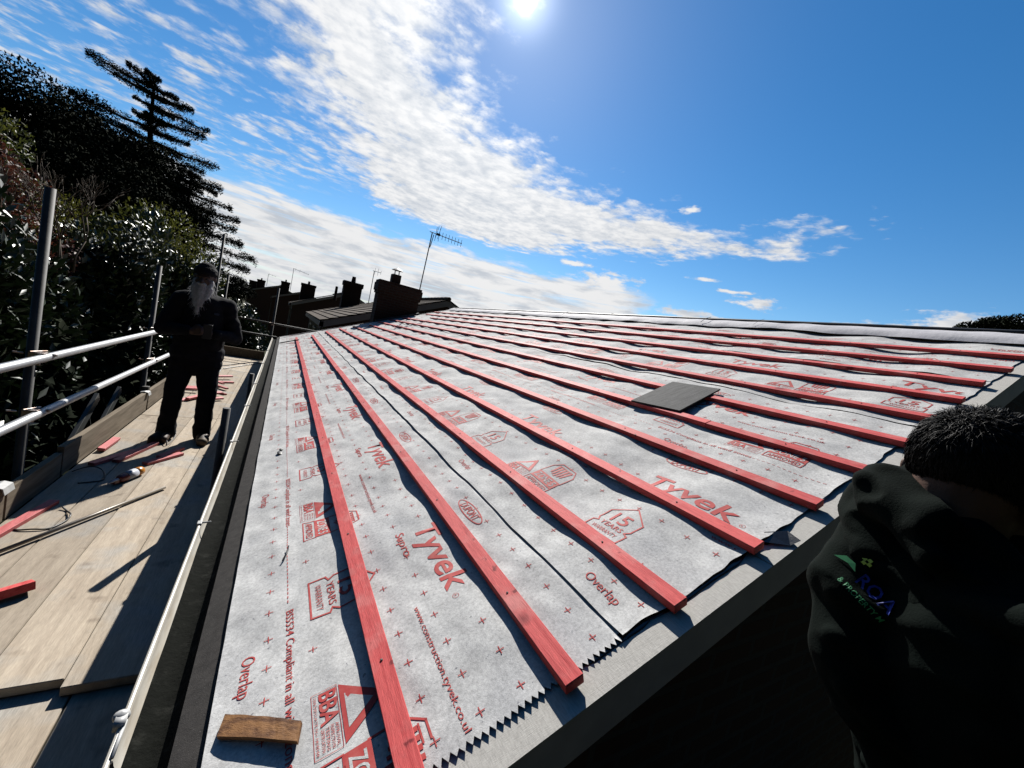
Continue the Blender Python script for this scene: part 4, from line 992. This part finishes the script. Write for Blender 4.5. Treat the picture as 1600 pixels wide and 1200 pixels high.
# embroidery on the back, laid onto the cloth
from mathutils.bvhtree import BVHTree
bm=bmesh.new(); bm.from_mesh(sw.data); bvh=BVHTree.FromBMesh(bm); bm.free()
D0=Vector((.935,.315,-.165)).normalized(); DR=Vector((.31,-.94,.0)); DR=(DR-D0*DR.dot(D0)).normalized(); DU=DR.cross(D0)
ANC=Vector((.80,-.300,.672))
def decal(shape,size,a0,w0,mt,tilt=0,sx=1.0):
    """lay a flat shape onto the back of the sweatshirt: a0 to the right, w0 up from the anchor"""
    vs,fs=shape; V=[]; ct,st2=math.cos(tilt),math.sin(tilt)
    for (x,y) in vs:
        x,y=x*size*sx,y*size; x,y=x*ct-y*st2,x*st2+y*ct
        o_=ANC+DR*(a0+x)+DU*(w0+y)-D0*.5; loc,no,ix,ds=bvh.ray_cast(o_,D0,2.0)
        V.append(tuple((loc if loc is not None else o_+D0*.5)-D0*.003))
    return MB().add(V,fs).build('embroidery',M[mt],sw)
TL=R(-30)
sq=([(0,0),(1,0),(1,1),(0,1)],[(0,1,2,3)])
decal(text2d('ROA',1.0,.012,2),.026,.012,.004,'inkblue',TL,.85)
decal(text2d('& PROPERTY M',1.0,.01,2),.0115,-.006,-.004,'inkgreen',TL,.80)
for i in range(2):
    for j in range(2): decal(sq,.0046,.014+.0058*i,.032+.0058*j,'inkyellow',TL)
decal(([(0,0),(.9,.35),(1.6,.25),(1.2,.75),(.5,.7)],[(0,1,2,3,4)]),.018,-.016,.026,'inkgreen',TL)
# ------------------------------------------------------------------ ground
def ground_z(x,y):
    h=-5.2
    t=max(0,(-x-3.2)/9.0); h+=min(1,t)**1.2*5.2 if t>0 else 0
    if x<-12: h+=(-x-12)*.16*min(1,max(0,(60-abs(y-30))/40))
    h+=.25*nz(x*.15,y*.15,2)
    return h
def axis(near,step,far):
    a=[0.0]; 
    while a[-1]<far: a.append(a[-1]+max(step,a[-1]*.12))
    return sorted(set([-t for t in a]+a))
ax_=axis(0,1.2,900)
V=[(x,y+10,ground_z(x,y+10)) for x in ax_ for y in ax_]; n=len(ax_)
F=[(i*n+j,(i+1)*n+j,(i+1)*n+j+1,i*n+j+1) for i in range(n-1) for j in range(n-1)]
g=raw_mesh('ground',V,F,M['grass'],smooth=True); tag(g,kind='structure')

# ------------------------------------------------------------------ plants
def leaves(c,n,up,L,Wd,fold=.25,cut=1):
    """oriented leaf blades: centre, axis direction, normal hint, length, width -> two quads each"""
    k=len(c); ax=n/np.linalg.norm(n,axis=1)[:,None]; s=np.cross(ax,up); s/=np.linalg.norm(s,axis=1)[:,None]+1e-9; nn=np.cross(s,ax)
    L=np.broadcast_to(L,(k,))[:,None]; Wd=np.broadcast_to(Wd,(k,))[:,None]
    a=c-ax*L/2; b=c+ax*L/2; m1=c-ax*L*.05+s*Wd/2+nn*Wd*fold; m2=c-ax*L*.05-s*Wd/2+nn*Wd*fold
    V=np.stack([a,m1,b,m2],1).reshape(-1,3); o=np.arange(k)[:,None]*4
    F=np.concatenate([o+np.array([[0,1,2]]),o+np.array([[0,2,3]])],0)
    return V,F
def crown_points(lobes,k):
    """points spread through clumps (centre, radii) with most of them near the shell"""
    w=np.array([l[1]*l[2]*l[3] for l in lobes])**.67; w/=w.sum(); ix=npr.choice(len(lobes),k,p=w)
    d=npr.randn(k,3); d/=np.linalg.norm(d,axis=1)[:,None]; r=npr.rand(k)**.30
    C=np.array([l[0] for l in lobes])[ix]; Rr=np.array([l[1:4] for l in lobes])[ix]
    return C+d*Rr*r[:,None], d, r
def limb(m,p,q,r0,r1,seed,n=5,wig=.08):
    p=Vector(p);q=Vector(q);L=(q-p).length; pts=[]
    for i in range(n+1):
        t=i/n; pts.append(p.lerp(q,t)+Vector((nz(t*3,seed,1),nz(t*3,seed,2),nz(t*3,seed,3)))*wig*L*math.sin(math.pi*t))
    m.tube(pts,[r0+(r1-r0)*i/n for i in range(n+1)],n=7); return pts
def bushy(name,label,cat,base,lobes,mt,k,L,Wd,group=None,upw=.4,trunk=.12,extra=None,stems=5,fold=.2,barkmat='bark'):
    t=empty(name,base,label,cat,group)
    c,d,r=crown_points(lobes,k); ax=d*.5+npr.randn(k,3)*.7+np.array([0,0,upw]); up=d+npr.randn(k,3)*.35+np.array([0,0,.6])
    V,F=leaves(c,ax,up,L*(.7+.6*npr.rand(k)),Wd*(.7+.6*npr.rand(k)),fold); raw_mesh('crown',V,F,M[mt],t)
    m=MB(); cx=np.mean([l[0] for l in lobes],axis=0)
    for i in range(stems):
        l=lobes[(i*3)%len(lobes)]; limb(m,(base[0]+.2*trunk*i,base[1]+.1*i*trunk,base[2]),l[0],trunk,trunk*.25,i+base[0],6)
    m.build('trunk',M[barkmat],t,smooth=True); return t
def lobeset(c,R3,n,seed,sz=(.35,.6)):
    q=np.random.RandomState(seed); out=[]
    for i in range(n):
        d=q.randn(3); d/=np.linalg.norm(d); rr=q.uniform(.45,.95); s=q.uniform(*sz)
        out.append((np.array(c)+d*np.array(R3)*rr*np.array([1,1,.9]),R3[0]*s,R3[1]*s,R3[2]*s))
    return out

# laurel hedge: overlapping shrubs along the scaffold
def laurel(i,c,R3,k,label):
    lob=lobeset(c,R3,16,40+i,(.30,.5))+[(np.array(c),R3[0]*.8,R3[1]*.8,R3[2]*.85)]
    t=empty('laurel_shrub',(c[0],c[1],ground_z(c[0],c[1])),label,'shrub','laurel shrubs of the hedge')
    p,d,r=crown_points(lob,k); ax=d*.7+npr.randn(k,3)*.6+np.array([.05,-.1,.45]); wt=np.clip((p[:,2]-c[2]-R3[2]*.38)/(R3[2]*.4),0,1)[:,None]; up=(np.array([.56,-.12,.85])+npr.randn(k,3)*.52+d*.2)*wt+(1-wt)*(np.array([.2,.6,.9])+npr.randn(k,3)*.45+d*.3)
    V,F=leaves(p,ax,up,.125*(.7+.6*npr.rand(k)),.048*(.8+.4*npr.rand(k)),.16); raw_mesh('leaves',V,F,M['laurel'],t)
    m=MB()
    for s in range(6): limb(m,(c[0]+.3*nz(s,i,1),c[1]+.6*nz(s,i,2),ground_z(c[0],c[1])-.1),lob[s*2][0],.05,.012,s+i,6,.05)
    m.build('stems',M['bark'],t,smooth=True)
    # inner mass of larger, darker leaves
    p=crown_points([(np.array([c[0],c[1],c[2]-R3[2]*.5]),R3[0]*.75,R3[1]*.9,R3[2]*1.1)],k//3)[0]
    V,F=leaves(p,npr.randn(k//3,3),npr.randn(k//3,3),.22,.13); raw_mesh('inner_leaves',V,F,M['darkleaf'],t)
laurel(0,(-2.85,3.2,-.75),(1.0,1.6,1.75),7000,'glossy laurel shrub behind the nearest scaffold pole at the left edge')
laurel(1,(-2.75,5.9,-.30),(.95,1.7,1.85),14000,'glossy laurel shrub between the first and second scaffold poles')
laurel(2,(-2.60,8.6,-.10),(.90,1.7,2.05),16000,'glossy laurel shrub directly left of the bearded man')
laurel(3,(-2.25,11.5,-.15),(.85,1.6,2.05),14000,'glossy laurel shrub behind the head of the bearded man')
laurel(4,(-1.35,13.9,-.85),(1.05,1.5,1.85),13000,'farthest laurel shrub, spilling out right of the bearded man above the end rail')

# bushes behind the hedge
def P30(px,py,Y): return at(px,py,Y)
c=P30(150,330,11.5); bushy('spring_bush','yellow green bush in fresh leaf behind the laurel hedge, left of the cedars','bush',(c[0],c[1],ground_z(c[0],c[1])),
  lobeset(c+np.array([-.2,0,-.75]),(1.9,1.6,1.35),16,3,(.28,.5)),'spring',16000,.085,.032,upw=.6,trunk=.045,stems=9)
c=P30(225,372,14); bushy('spring_bush','smaller yellow green bush at the foot of the cedars above the hedge','bush',(c[0],c[1],ground_z(c[0],c[1])),
  lobeset(c+np.array([-.2,0,-.75]),(1.2,1.3,.95),12,9,(.3,.5)),'spring',8000,.085,.032,upw=.6,trunk=.035,stems=7)
c=P30(20,290,7.6); bushy('copper_bush','reddish brown leafed bush with bare pale twigs at the left edge','bush',(c[0],c[1],ground_z(c[0],c[1])),
  lobeset(c+np.array([-.35,0,-.55]),(.85,1.0,.95),12,5,(.28,.5)),'copper',6500,.06,.034,trunk=.03,stems=8)
c=P30(30,200,10.5); bushy('spring_bush','olive bush top at the left edge above the reddish bush','bush',(c[0],c[1],ground_z(c[0],c[1])),
  lobeset(c+np.array([-.6,0,-1.1]),(1.3,1.3,1.25),12,15,(.28,.5)),'spring',9000,.085,.032,upw=.6,trunk=.04,stems=7)
# bare shrub: pale twigs
tb=empty('bare_shrub',tuple(P30(60,420,6.6)),'bare twiggy shrub with pale forking stems beside the nearest pole','shrub')
m=MB(); q=random.Random(3)
def twig(p,d,L,r,dep):
    e=p+d*L; mid=p.lerp(e,.5)+Vector((q.uniform(-1,1),q.uniform(-1,1),q.uniform(-1,1)))*L*.10
    m.tube([p,mid,e],[r,r*.85,r*.7],n=5)
    if dep>0:
        for _ in range(q.choice((2,2,3))):
            nd=(d+Vector((q.uniform(-.7,.7),q.uniform(-.7,.7),q.uniform(-.25,.55)))).normalized(); twig(e,nd,L*q.uniform(.6,.85),r*.66,dep-1)
for k in range(8):
    b=Vector(P30(10+15*k,400,6.6)); twig(b+Vector((0,.2*q.uniform(-1,1),-.2)),Vector((q.uniform(-.35,.35),q.uniform(-.3,.3),1)).normalized(),.42,.013,4)
m.build('twigs',M['twig'],tb,smooth=True)

# cedars: tapering trunk, long level limbs carrying flat sprays with sky between them
def cedar(label,base,top,spec,k_per,seed,group='cedar trees'):
    """spec: (height fraction, reach left, reach right, lift left, lift right)"""
    q=np.random.RandomState(seed); t=empty('cedar_tree',tuple(base),label,'tree',group)
    base=np.array(base);top=np.array(top); H=np.linalg.norm(top-base); m=MB()
    tr=limb(m,base,top,H*.028,H*.004,seed,9,.02); sprays=[];dirs=[];ups=[]
    side=np.array([W[0][0],W[0][1],0]); side/=np.linalg.norm(side); dep=np.array([-side[1],side[0],0])
    for (hf,rl,rr,ll,lr) in spec:
        o=base+(top-base)*hf
        arms=[(side*rr+dep*q.uniform(-.25,.25)*rr,lr,rr),(-side*rl+dep*q.uniform(-.25,.25)*rl,ll,rl)]
        for _ in range(3): a=q.uniform(0,6.28); r=.62*(rl+rr)/2; arms.append(((side*math.cos(a)*.55+dep*math.sin(a))*r,(ll+lr)/2,r))
        for (d,lift,r) in arms:
            if r<.05: continue
            e=o+d+np.array([0,0,lift]); pts=limb(m,o,e,H*.0085*min(1,r/2+.3),H*.0018,q.uniform(0,99),6,.05)
            P_=np.array([tuple(p) for p in pts]); n=int(k_per*r)
            tt=q.rand(n)**.75; idx=np.clip((tt*6).astype(int),0,5); fr=tt*6-idx; c=P_[idx]*(1-fr[:,None])+P_[idx+1]*fr[:,None]
            dn=d/np.linalg.norm(d); pn=np.array([-dn[1],dn[0],0]); wd=r*.26*np.sin(np.pi*np.clip(tt*.8+.16,0,1))**.8
            lat=q.uniform(-1,1,n); c=c+pn*(lat*wd)[:,None]; c[:,2]+=q.randn(n)*.065*r**.5+.06*r*.3-.16*np.abs(lat)*wd+.18*np.sin(tt*9+seed+hf*20)*.3
            # clumpy gaps along the limb
            keep=np.array([nz(a[0]*1.25,a[1]*1.25,a[2]*1.6+seed) for a in c])>-.20; c=c[keep]; lat=lat[keep]
            sprays.append(c); dirs.append(dn*.8+pn*np.sign(lat)[:,None]*.6+q.randn(len(c),3)*np.array([.6,.6,.62])+np.array([0,0,.12])); ups.append(np.array([0,0,1])+q.randn(len(c),3)*.8)
    m.build('trunk',M['bark'],t,smooth=True)
    c=np.concatenate(sprays); V,F=leaves(c,np.concatenate(dirs),np.concatenate(ups),.19*(.5+.9*q.rand(len(c))),.058,.1)
    raw_mesh('crown',V,F,M['cedar'],t); return t
YC=42.0
s1=(YC+.53)/30.53
cb=at(222,420,YC); ct=at(243,118,YC); H=ct[2]-cb[2]
def px(dx): return dx/619.0*(YC+.5)*.84     # pixels of the photograph to metres out there
sp=[]
for (yy,l,r,ll,lr) in [(126,12,10,1.4,.2),(138,88,30,3.2,-1.0),(150,62,54,2.4,-1.2),(168,26,66,.9,-1.3),(186,30,74,.8,-1.3),(204,96,44,2.8,-.7),(222,70,80,1.9,-1.3),(240,46,72,1.2,-1.1),(256,66,88,1.5,-1.2),(276,94,76,1.6,-1.0),(300,84,84,1.2,-1.0),(326,90,90,.9,-.8),(352,80,84,.6,-.8)]:
    sp.append(((cb[2]+0-at(222+ (420-yy)*.07,yy,YC)[2])/(cb[2]-ct[2]),px(l),px(r),px(ll*7),px(lr*7)))
cedar('tallest cedar, its leaning top swept to the left against the sky',(cb[0],cb[1],cb[2]-1.5),tuple(ct),[(min(1,max(0.02,(a*H+1.5)/(H+1.5))),b,c_,d,e) for a,b,c_,d,e in sp],380,21)
cb=at(288,440,YC-6); ct=at(300,268,YC-6); H=ct[2]-cb[2]; sp=[]
for (yy,l,r,ll,lr) in [(270,18,16,.8,-.5),(284,30,34,.8,-.8),(300,36,48,.8,-1.0),(317,42,60,.6,-1.1),(335,50,68,.6,-1.2),(353,46,74,.5,-1.2),(372,44,78,.3,-1.2),(392,36,86,.3,-1.1),(414,36,82,.2,-1.0)]:
    sp.append(((at(290,yy,YC-6)[2]-cb[2])/H,px(l),px(r),px(ll*7),px(lr*7)))
cedar('smaller dark cedar at the right end of the trees, above the bearded man',(cb[0],cb[1],cb[2]-1.5),tuple(ct),[(min(1,max(.02,(a*H+1.5)/(H+1.5))),b,c_,d,e) for a,b,c_,d,e in sp],420,22)
# dark evergreens on the slope
def mass(label,pxy,Y,R3,k,seed,n=20):
    c=at(*pxy,Y); bushy('evergreen_tree',label,'tree',(c[0],c[1],min(c[2]-R3[2]-1.0,ground_z(c[0],c[1]))),lobeset(c,R3,n,seed,(.25,.45))+[(c,R3[0]*.72,R3[1]*.72,R3[2]*.72)],'darkleaf',int(k*1.7),.20,.10,'dark evergreen trees on the slope',trunk=.22,stems=6)
mass('dark evergreen tree at the upper left corner of the wood',(20,218),34,(4.6,4,3.6),15000,31)
mass('dark evergreen tree with rounded top, second from the left edge',(100,238),36,(4.0,4,3.3),15000,32)
mass('dark evergreen tree right under the left sweep of the tall cedar',(165,262),38,(3.6,4,3.8),15000,33)
mass('low dark evergreen tree at the foot of the tall cedar',(205,325),35,(3.6,3.5,3.6),14000,34)
mass('dark evergreen tree between the two cedars',(250,345),40,(3.2,3.5,4.0),13000,35)
mass('dark evergreen tree behind the yellow green bush',(90,300),31,(4.4,3.5,3.2),14000,36)
mass('low dark evergreen far off between the laurel and the farthest house',(370,452),60,(2.1,3,1.7),4000,37)
# trees beyond the ridge
def dirpt(px_,py_,dist): return CAM+ray(px_,py_)*dist
c=dirpt(1566,512,42); bushy('pine_tree','dark spreading pine tree rising above the ridge at the right edge','tree',(c[0],c[1],-5.2),lobeset(c+np.array([0,0,-.7]),(3.0,2.6,1.6),26,51,(.2,.34)),'darkleaf',14000,.20,.09,trunk=.14,stems=6)
c=dirpt(962,497,70); bushy('distant_tree','tiny dark tree top peeping over the middle of the ridge','tree',(c[0],c[1],-5.2),[(c+np.array([.9*i*.6-.9,0,.2*nz(i,1,1)]),.5,.5,.55) for i in range(4)],'darkleaf',2600,.25,.12,trunk=.15,stems=3)
c=dirpt(938,499,75); bushy('distant_tree','lowest dark tree top over the ridge, left of the other','tree',(c[0],c[1],-5.2),[(c+np.array([.8*i-.8,0,-.1]),.6,.5,.35) for i in range(3)],'darkleaf',1500,.25,.12,trunk=.15,stems=2)

# ------------------------------------------------------------------ terrace of houses further along
def terrace(label,e,a,y0,y1,wallm='brickfar',chim=(),win=True):
    """e = (x,z) eaves, a = (x,z) apex of the near gable; runs from y0 to y1"""
    ex,ez=e; axx,az=a; sl=(az-ez)/(axx-ex); xr=2*axx-ex; zb=-5.2
    h=empty('terraced_house',(axx,y0,zb),label,'house','terraced houses further along')
    m=MB(); i=.25
    m.add([(ex+i,y0,zb),(xr-i,y0,zb),(xr-i,y0,ez+i*sl-.12),(axx,y0,az-.15),(ex+i,y0,ez+i*sl-.12),(ex+i,y1,zb),(xr-i,y1,zb),(xr-i,y1,ez+i*sl-.12),(axx,y1,az-.15),(ex+i,y1,ez+i*sl-.12)],[(0,1,2,3,4),(9,8,7,6,5),(1,6,7,2)],0)
    m.add([(ex+i,y0,zb),(ex+i,y0,ez+i*sl-.12),(ex+i,y1,ez+i*sl-.12),(ex+i,y1,zb)],[(0,1,2,3)],1)
    m.build('wall',[M[wallm],M['brickside']],h)
    # roof with stepped tile courses on the near slope
    m=MB(); n=int(math.hypot(axx-ex,az-ez)/.30); o=.12
    for s in range(n):
        t0=s/n;t1=(s+1.12)/n
        x0=ex+(axx-ex)*t0;x1=ex+(axx-ex)*min(1,t1);z0=ez+(az-ez)*t0+.035;z1=ez+(az-ez)*min(1,t1)
        m.add([(x0,y0-o,z0-.03),(x0,y0-o,z0),(x1,y0-o,z1),(x0,y1+o,z0-.03),(x0,y1+o,z0),(x1,y1+o,z1)],[(0,1,2),(5,4,3),(0,3,4,1),(1,4,5,2)])
    m.add([(axx,y0-o,az+.02),(xr,y0-o,ez+.02),(xr,y1+o,ez+.02),(axx,y1+o,az+.02)],[(0,1,2,3)])
    rf=m.build('roof',M['tile'],h)
    m=MB()
    for v in np.arange(y0-o,y1+o-.2,.45): m.tube([(axx,v,az+.03),(axx,v+.44,az+.045)],.09,n=8)
    m.build('ridge_tiles',M['tile'],rf)
    m=MB(); d=.26
    for (p,q) in (((ex,ez),(axx,az)),((axx,az),(xr,ez))): m.add([(p[0],y0-.10,p[1]-d),(q[0],y0-.10,q[1]-d),(q[0],y0-.10,q[1]-.03),(p[0],y0-.10,p[1]-.03),(p[0],y0-.01,p[1]-d),(q[0],y0-.01,q[1]-d),(q[0],y0-.01,q[1]-.03),(p[0],y0-.01,p[1]-.03)],[(0,1,2,3),(7,6,5,4),(0,4,5,1),(3,2,6,7),(0,3,7,4),(1,5,6,2)])
    m.build('barge_board',M['white'],h)
    m=MB(); m.box(ex+.02,ex+.14,y0-.1,y1+.1,ez-.20,ez-.02); m.build('gutter',M['grey_fascia'],h)
    m=MB(); m.tube([(ex+.08,y0+.2,ez-.15),(ex+i-.07,y0+.3,ez-.6),(ex+i-.07,y0+.3,zb)],.045,n=8); m.build('downpipe',M['grey_fascia'],h)
    if win:
        k=0
        for y in np.arange(y0+1.6,y1-1.2,3.2):
            m=MB(); 
            for (a0,a1,b0,b1) in ((y-.06,y,ez-1.9,ez-.55),(y+1.5,y+1.56,ez-1.9,ez-.55),(y+.72,y+.78,ez-1.9,ez-.55),(y-.06,y+1.56,ez-1.96,ez-1.9),(y-.06,y+1.56,ez-.55,ez-.49)): m.box(ex+i-.05,ex+i+.01,a0,a1,b0,b1)
            f=m.build('window',M['white'],h); m=MB(); m.box(ex+i-.02,ex+i-.004,y,y+1.5,ez-1.9,ez-.55); m.build('pane',M['window'],f)
    for (cx,cy,wx,wy,zt,pots) in chim:
        zr=az-abs(cx-axx)*sl
        m=MB(); m.box(cx-wx/2,cx+wx/2,cy,cy+wy,zr-.6,zt-.25); m.box(cx-wx/2-.05,cx+wx/2+.05,cy-.05,cy+wy+.05,zt-.25,zt); c=m.build('chimney',M['brick'],rf)
        for p in range(pots):
            m=MB(); xx=cx+(p-(pots-1)/2)*.4; m.tube([(xx,cy+wy/2,zt),(xx,cy+wy/2,zt+.34)],[.13,.10],n=10); m.build('chimney_pot',M['pot'],c)
    return h
def aerial(label,p,H,boom,dirn,n,r=.018,tilt=0):
    t=empty('tv_aerial',tuple(p),label,'aerial'); p=Vector(p); m=MB(); topp=p+Vector((tilt,0,H)); m.tube([p,topp],r,n=8); m.build('mast',M['alu'],t)
    d=Vector(dirn).normalized(); e=topp+d*boom; m=MB(); m.tube([topp-d*.08,e],r*.7,n=6)
    up=Vector((0,0,1)); up=(up-d*up.dot(d)).normalized()
    m.build('boom',M['aerial'],t)
    m=MB()
    for i in range(n):
        c=topp+d*(boom*(.12+.86*i/max(1,n-1))); L=.11 if i>1 else .2; m.tube([c-up*L,c+up*L],r*.4,n=5)
    el=m.build('elements',M['aerial'],t); return t
a=aerial('tall television aerial with a long comb of rods, fixed to the big near chimney',(3.44,11.95,1.9),2.02,1.02,(.99,.05,-.01),9,.017,.05)
m=MB(); b=Vector((3.49,11.95,3.92)); 
m.tube([b+Vector((.14,-.12,.22)),b+Vector((.14,.1,-.2))],.006,n=5); m.tube([b+Vector((.22,-.12,.26)),b+Vector((.22,.1,-.12))],.006,n=5); m.obox(b+Vector((.2,0,.0)),(1,0,0),(0,1,0),(0,0,1),.05,.03,.03); m.tube([b+Vector((.06,0,-.05)),b+Vector((.02,0,-.42)),b+Vector((-.02,0,-.5))],.012,n=6)
m.build('reflector',M['aerial'],a)
tA=terrace('nearest terraced house beyond the bare roof, with a pale barge board and mossy tiles',(1.03,.5),(5.41,2.30),14.75,26.0,chim=[(3.15,24.6,.98,.7,2.78,1)])
tB=terrace('second terraced house along, brown brick gable with a downpipe at its corner',(.19,.80),(4.6,2.8),37.5,52,chim=[(at(482,450,51)[0],51,1.45,.9,at(482,444,51)[2],1)])
tC=terrace('third terraced house along with a pale verge, between two chimneys',(-1.9,1.1),(1.95,2.7),62,74,chim=[(at(446,445,73)[0],73,1.2,1,at(446,440,73)[2],1)])
tD=terrace('farthest terraced house at the left end of the row with two chimneys',(-6.3,1.35),(-1.4,3.35),84,98,chim=[(at(408,441,88)[0],88,1.25,.9,at(408,437,88)[2],1),(at(395,443,88)[0],88,1.1,.9,at(395,438,88)[2],0)])
aerial('thin television aerial beside the chimney behind the big stack',at(580,450,24.4)-np.array([0,0,1.3]),2.3,.4,(.9,.1,0),3,.02)
aerial('thin mast with a T shaped aerial on the third house',at(454,450,66)-np.array([0,0,.4]),3.2,2.0,(.98,.1,-.15),4,.03)
aerial('tiny mast aerial above the farthest house',at(417,444,88)-np.array([0,0,.3]),2.2,1.2,(.98,.1,-.1),3,.03)
m=MB(); p=at(525,456,36.0); m.tube([p-np.array([0,0,.7]),p+np.array([0,0,.45])],[.12,.10],n=10); f=m.build('flue_pipe',M['pot'],tB)
m=MB(); p=at(541,468,30); m.box(p[0]-.35,p[0]+.35,26.2,26.5,-3,p[2]+.8); tag(m.build('flue_stack',M['grey_fascia']),'square grey flue rising behind the nearest terraced house, left of the chimneys','flue')
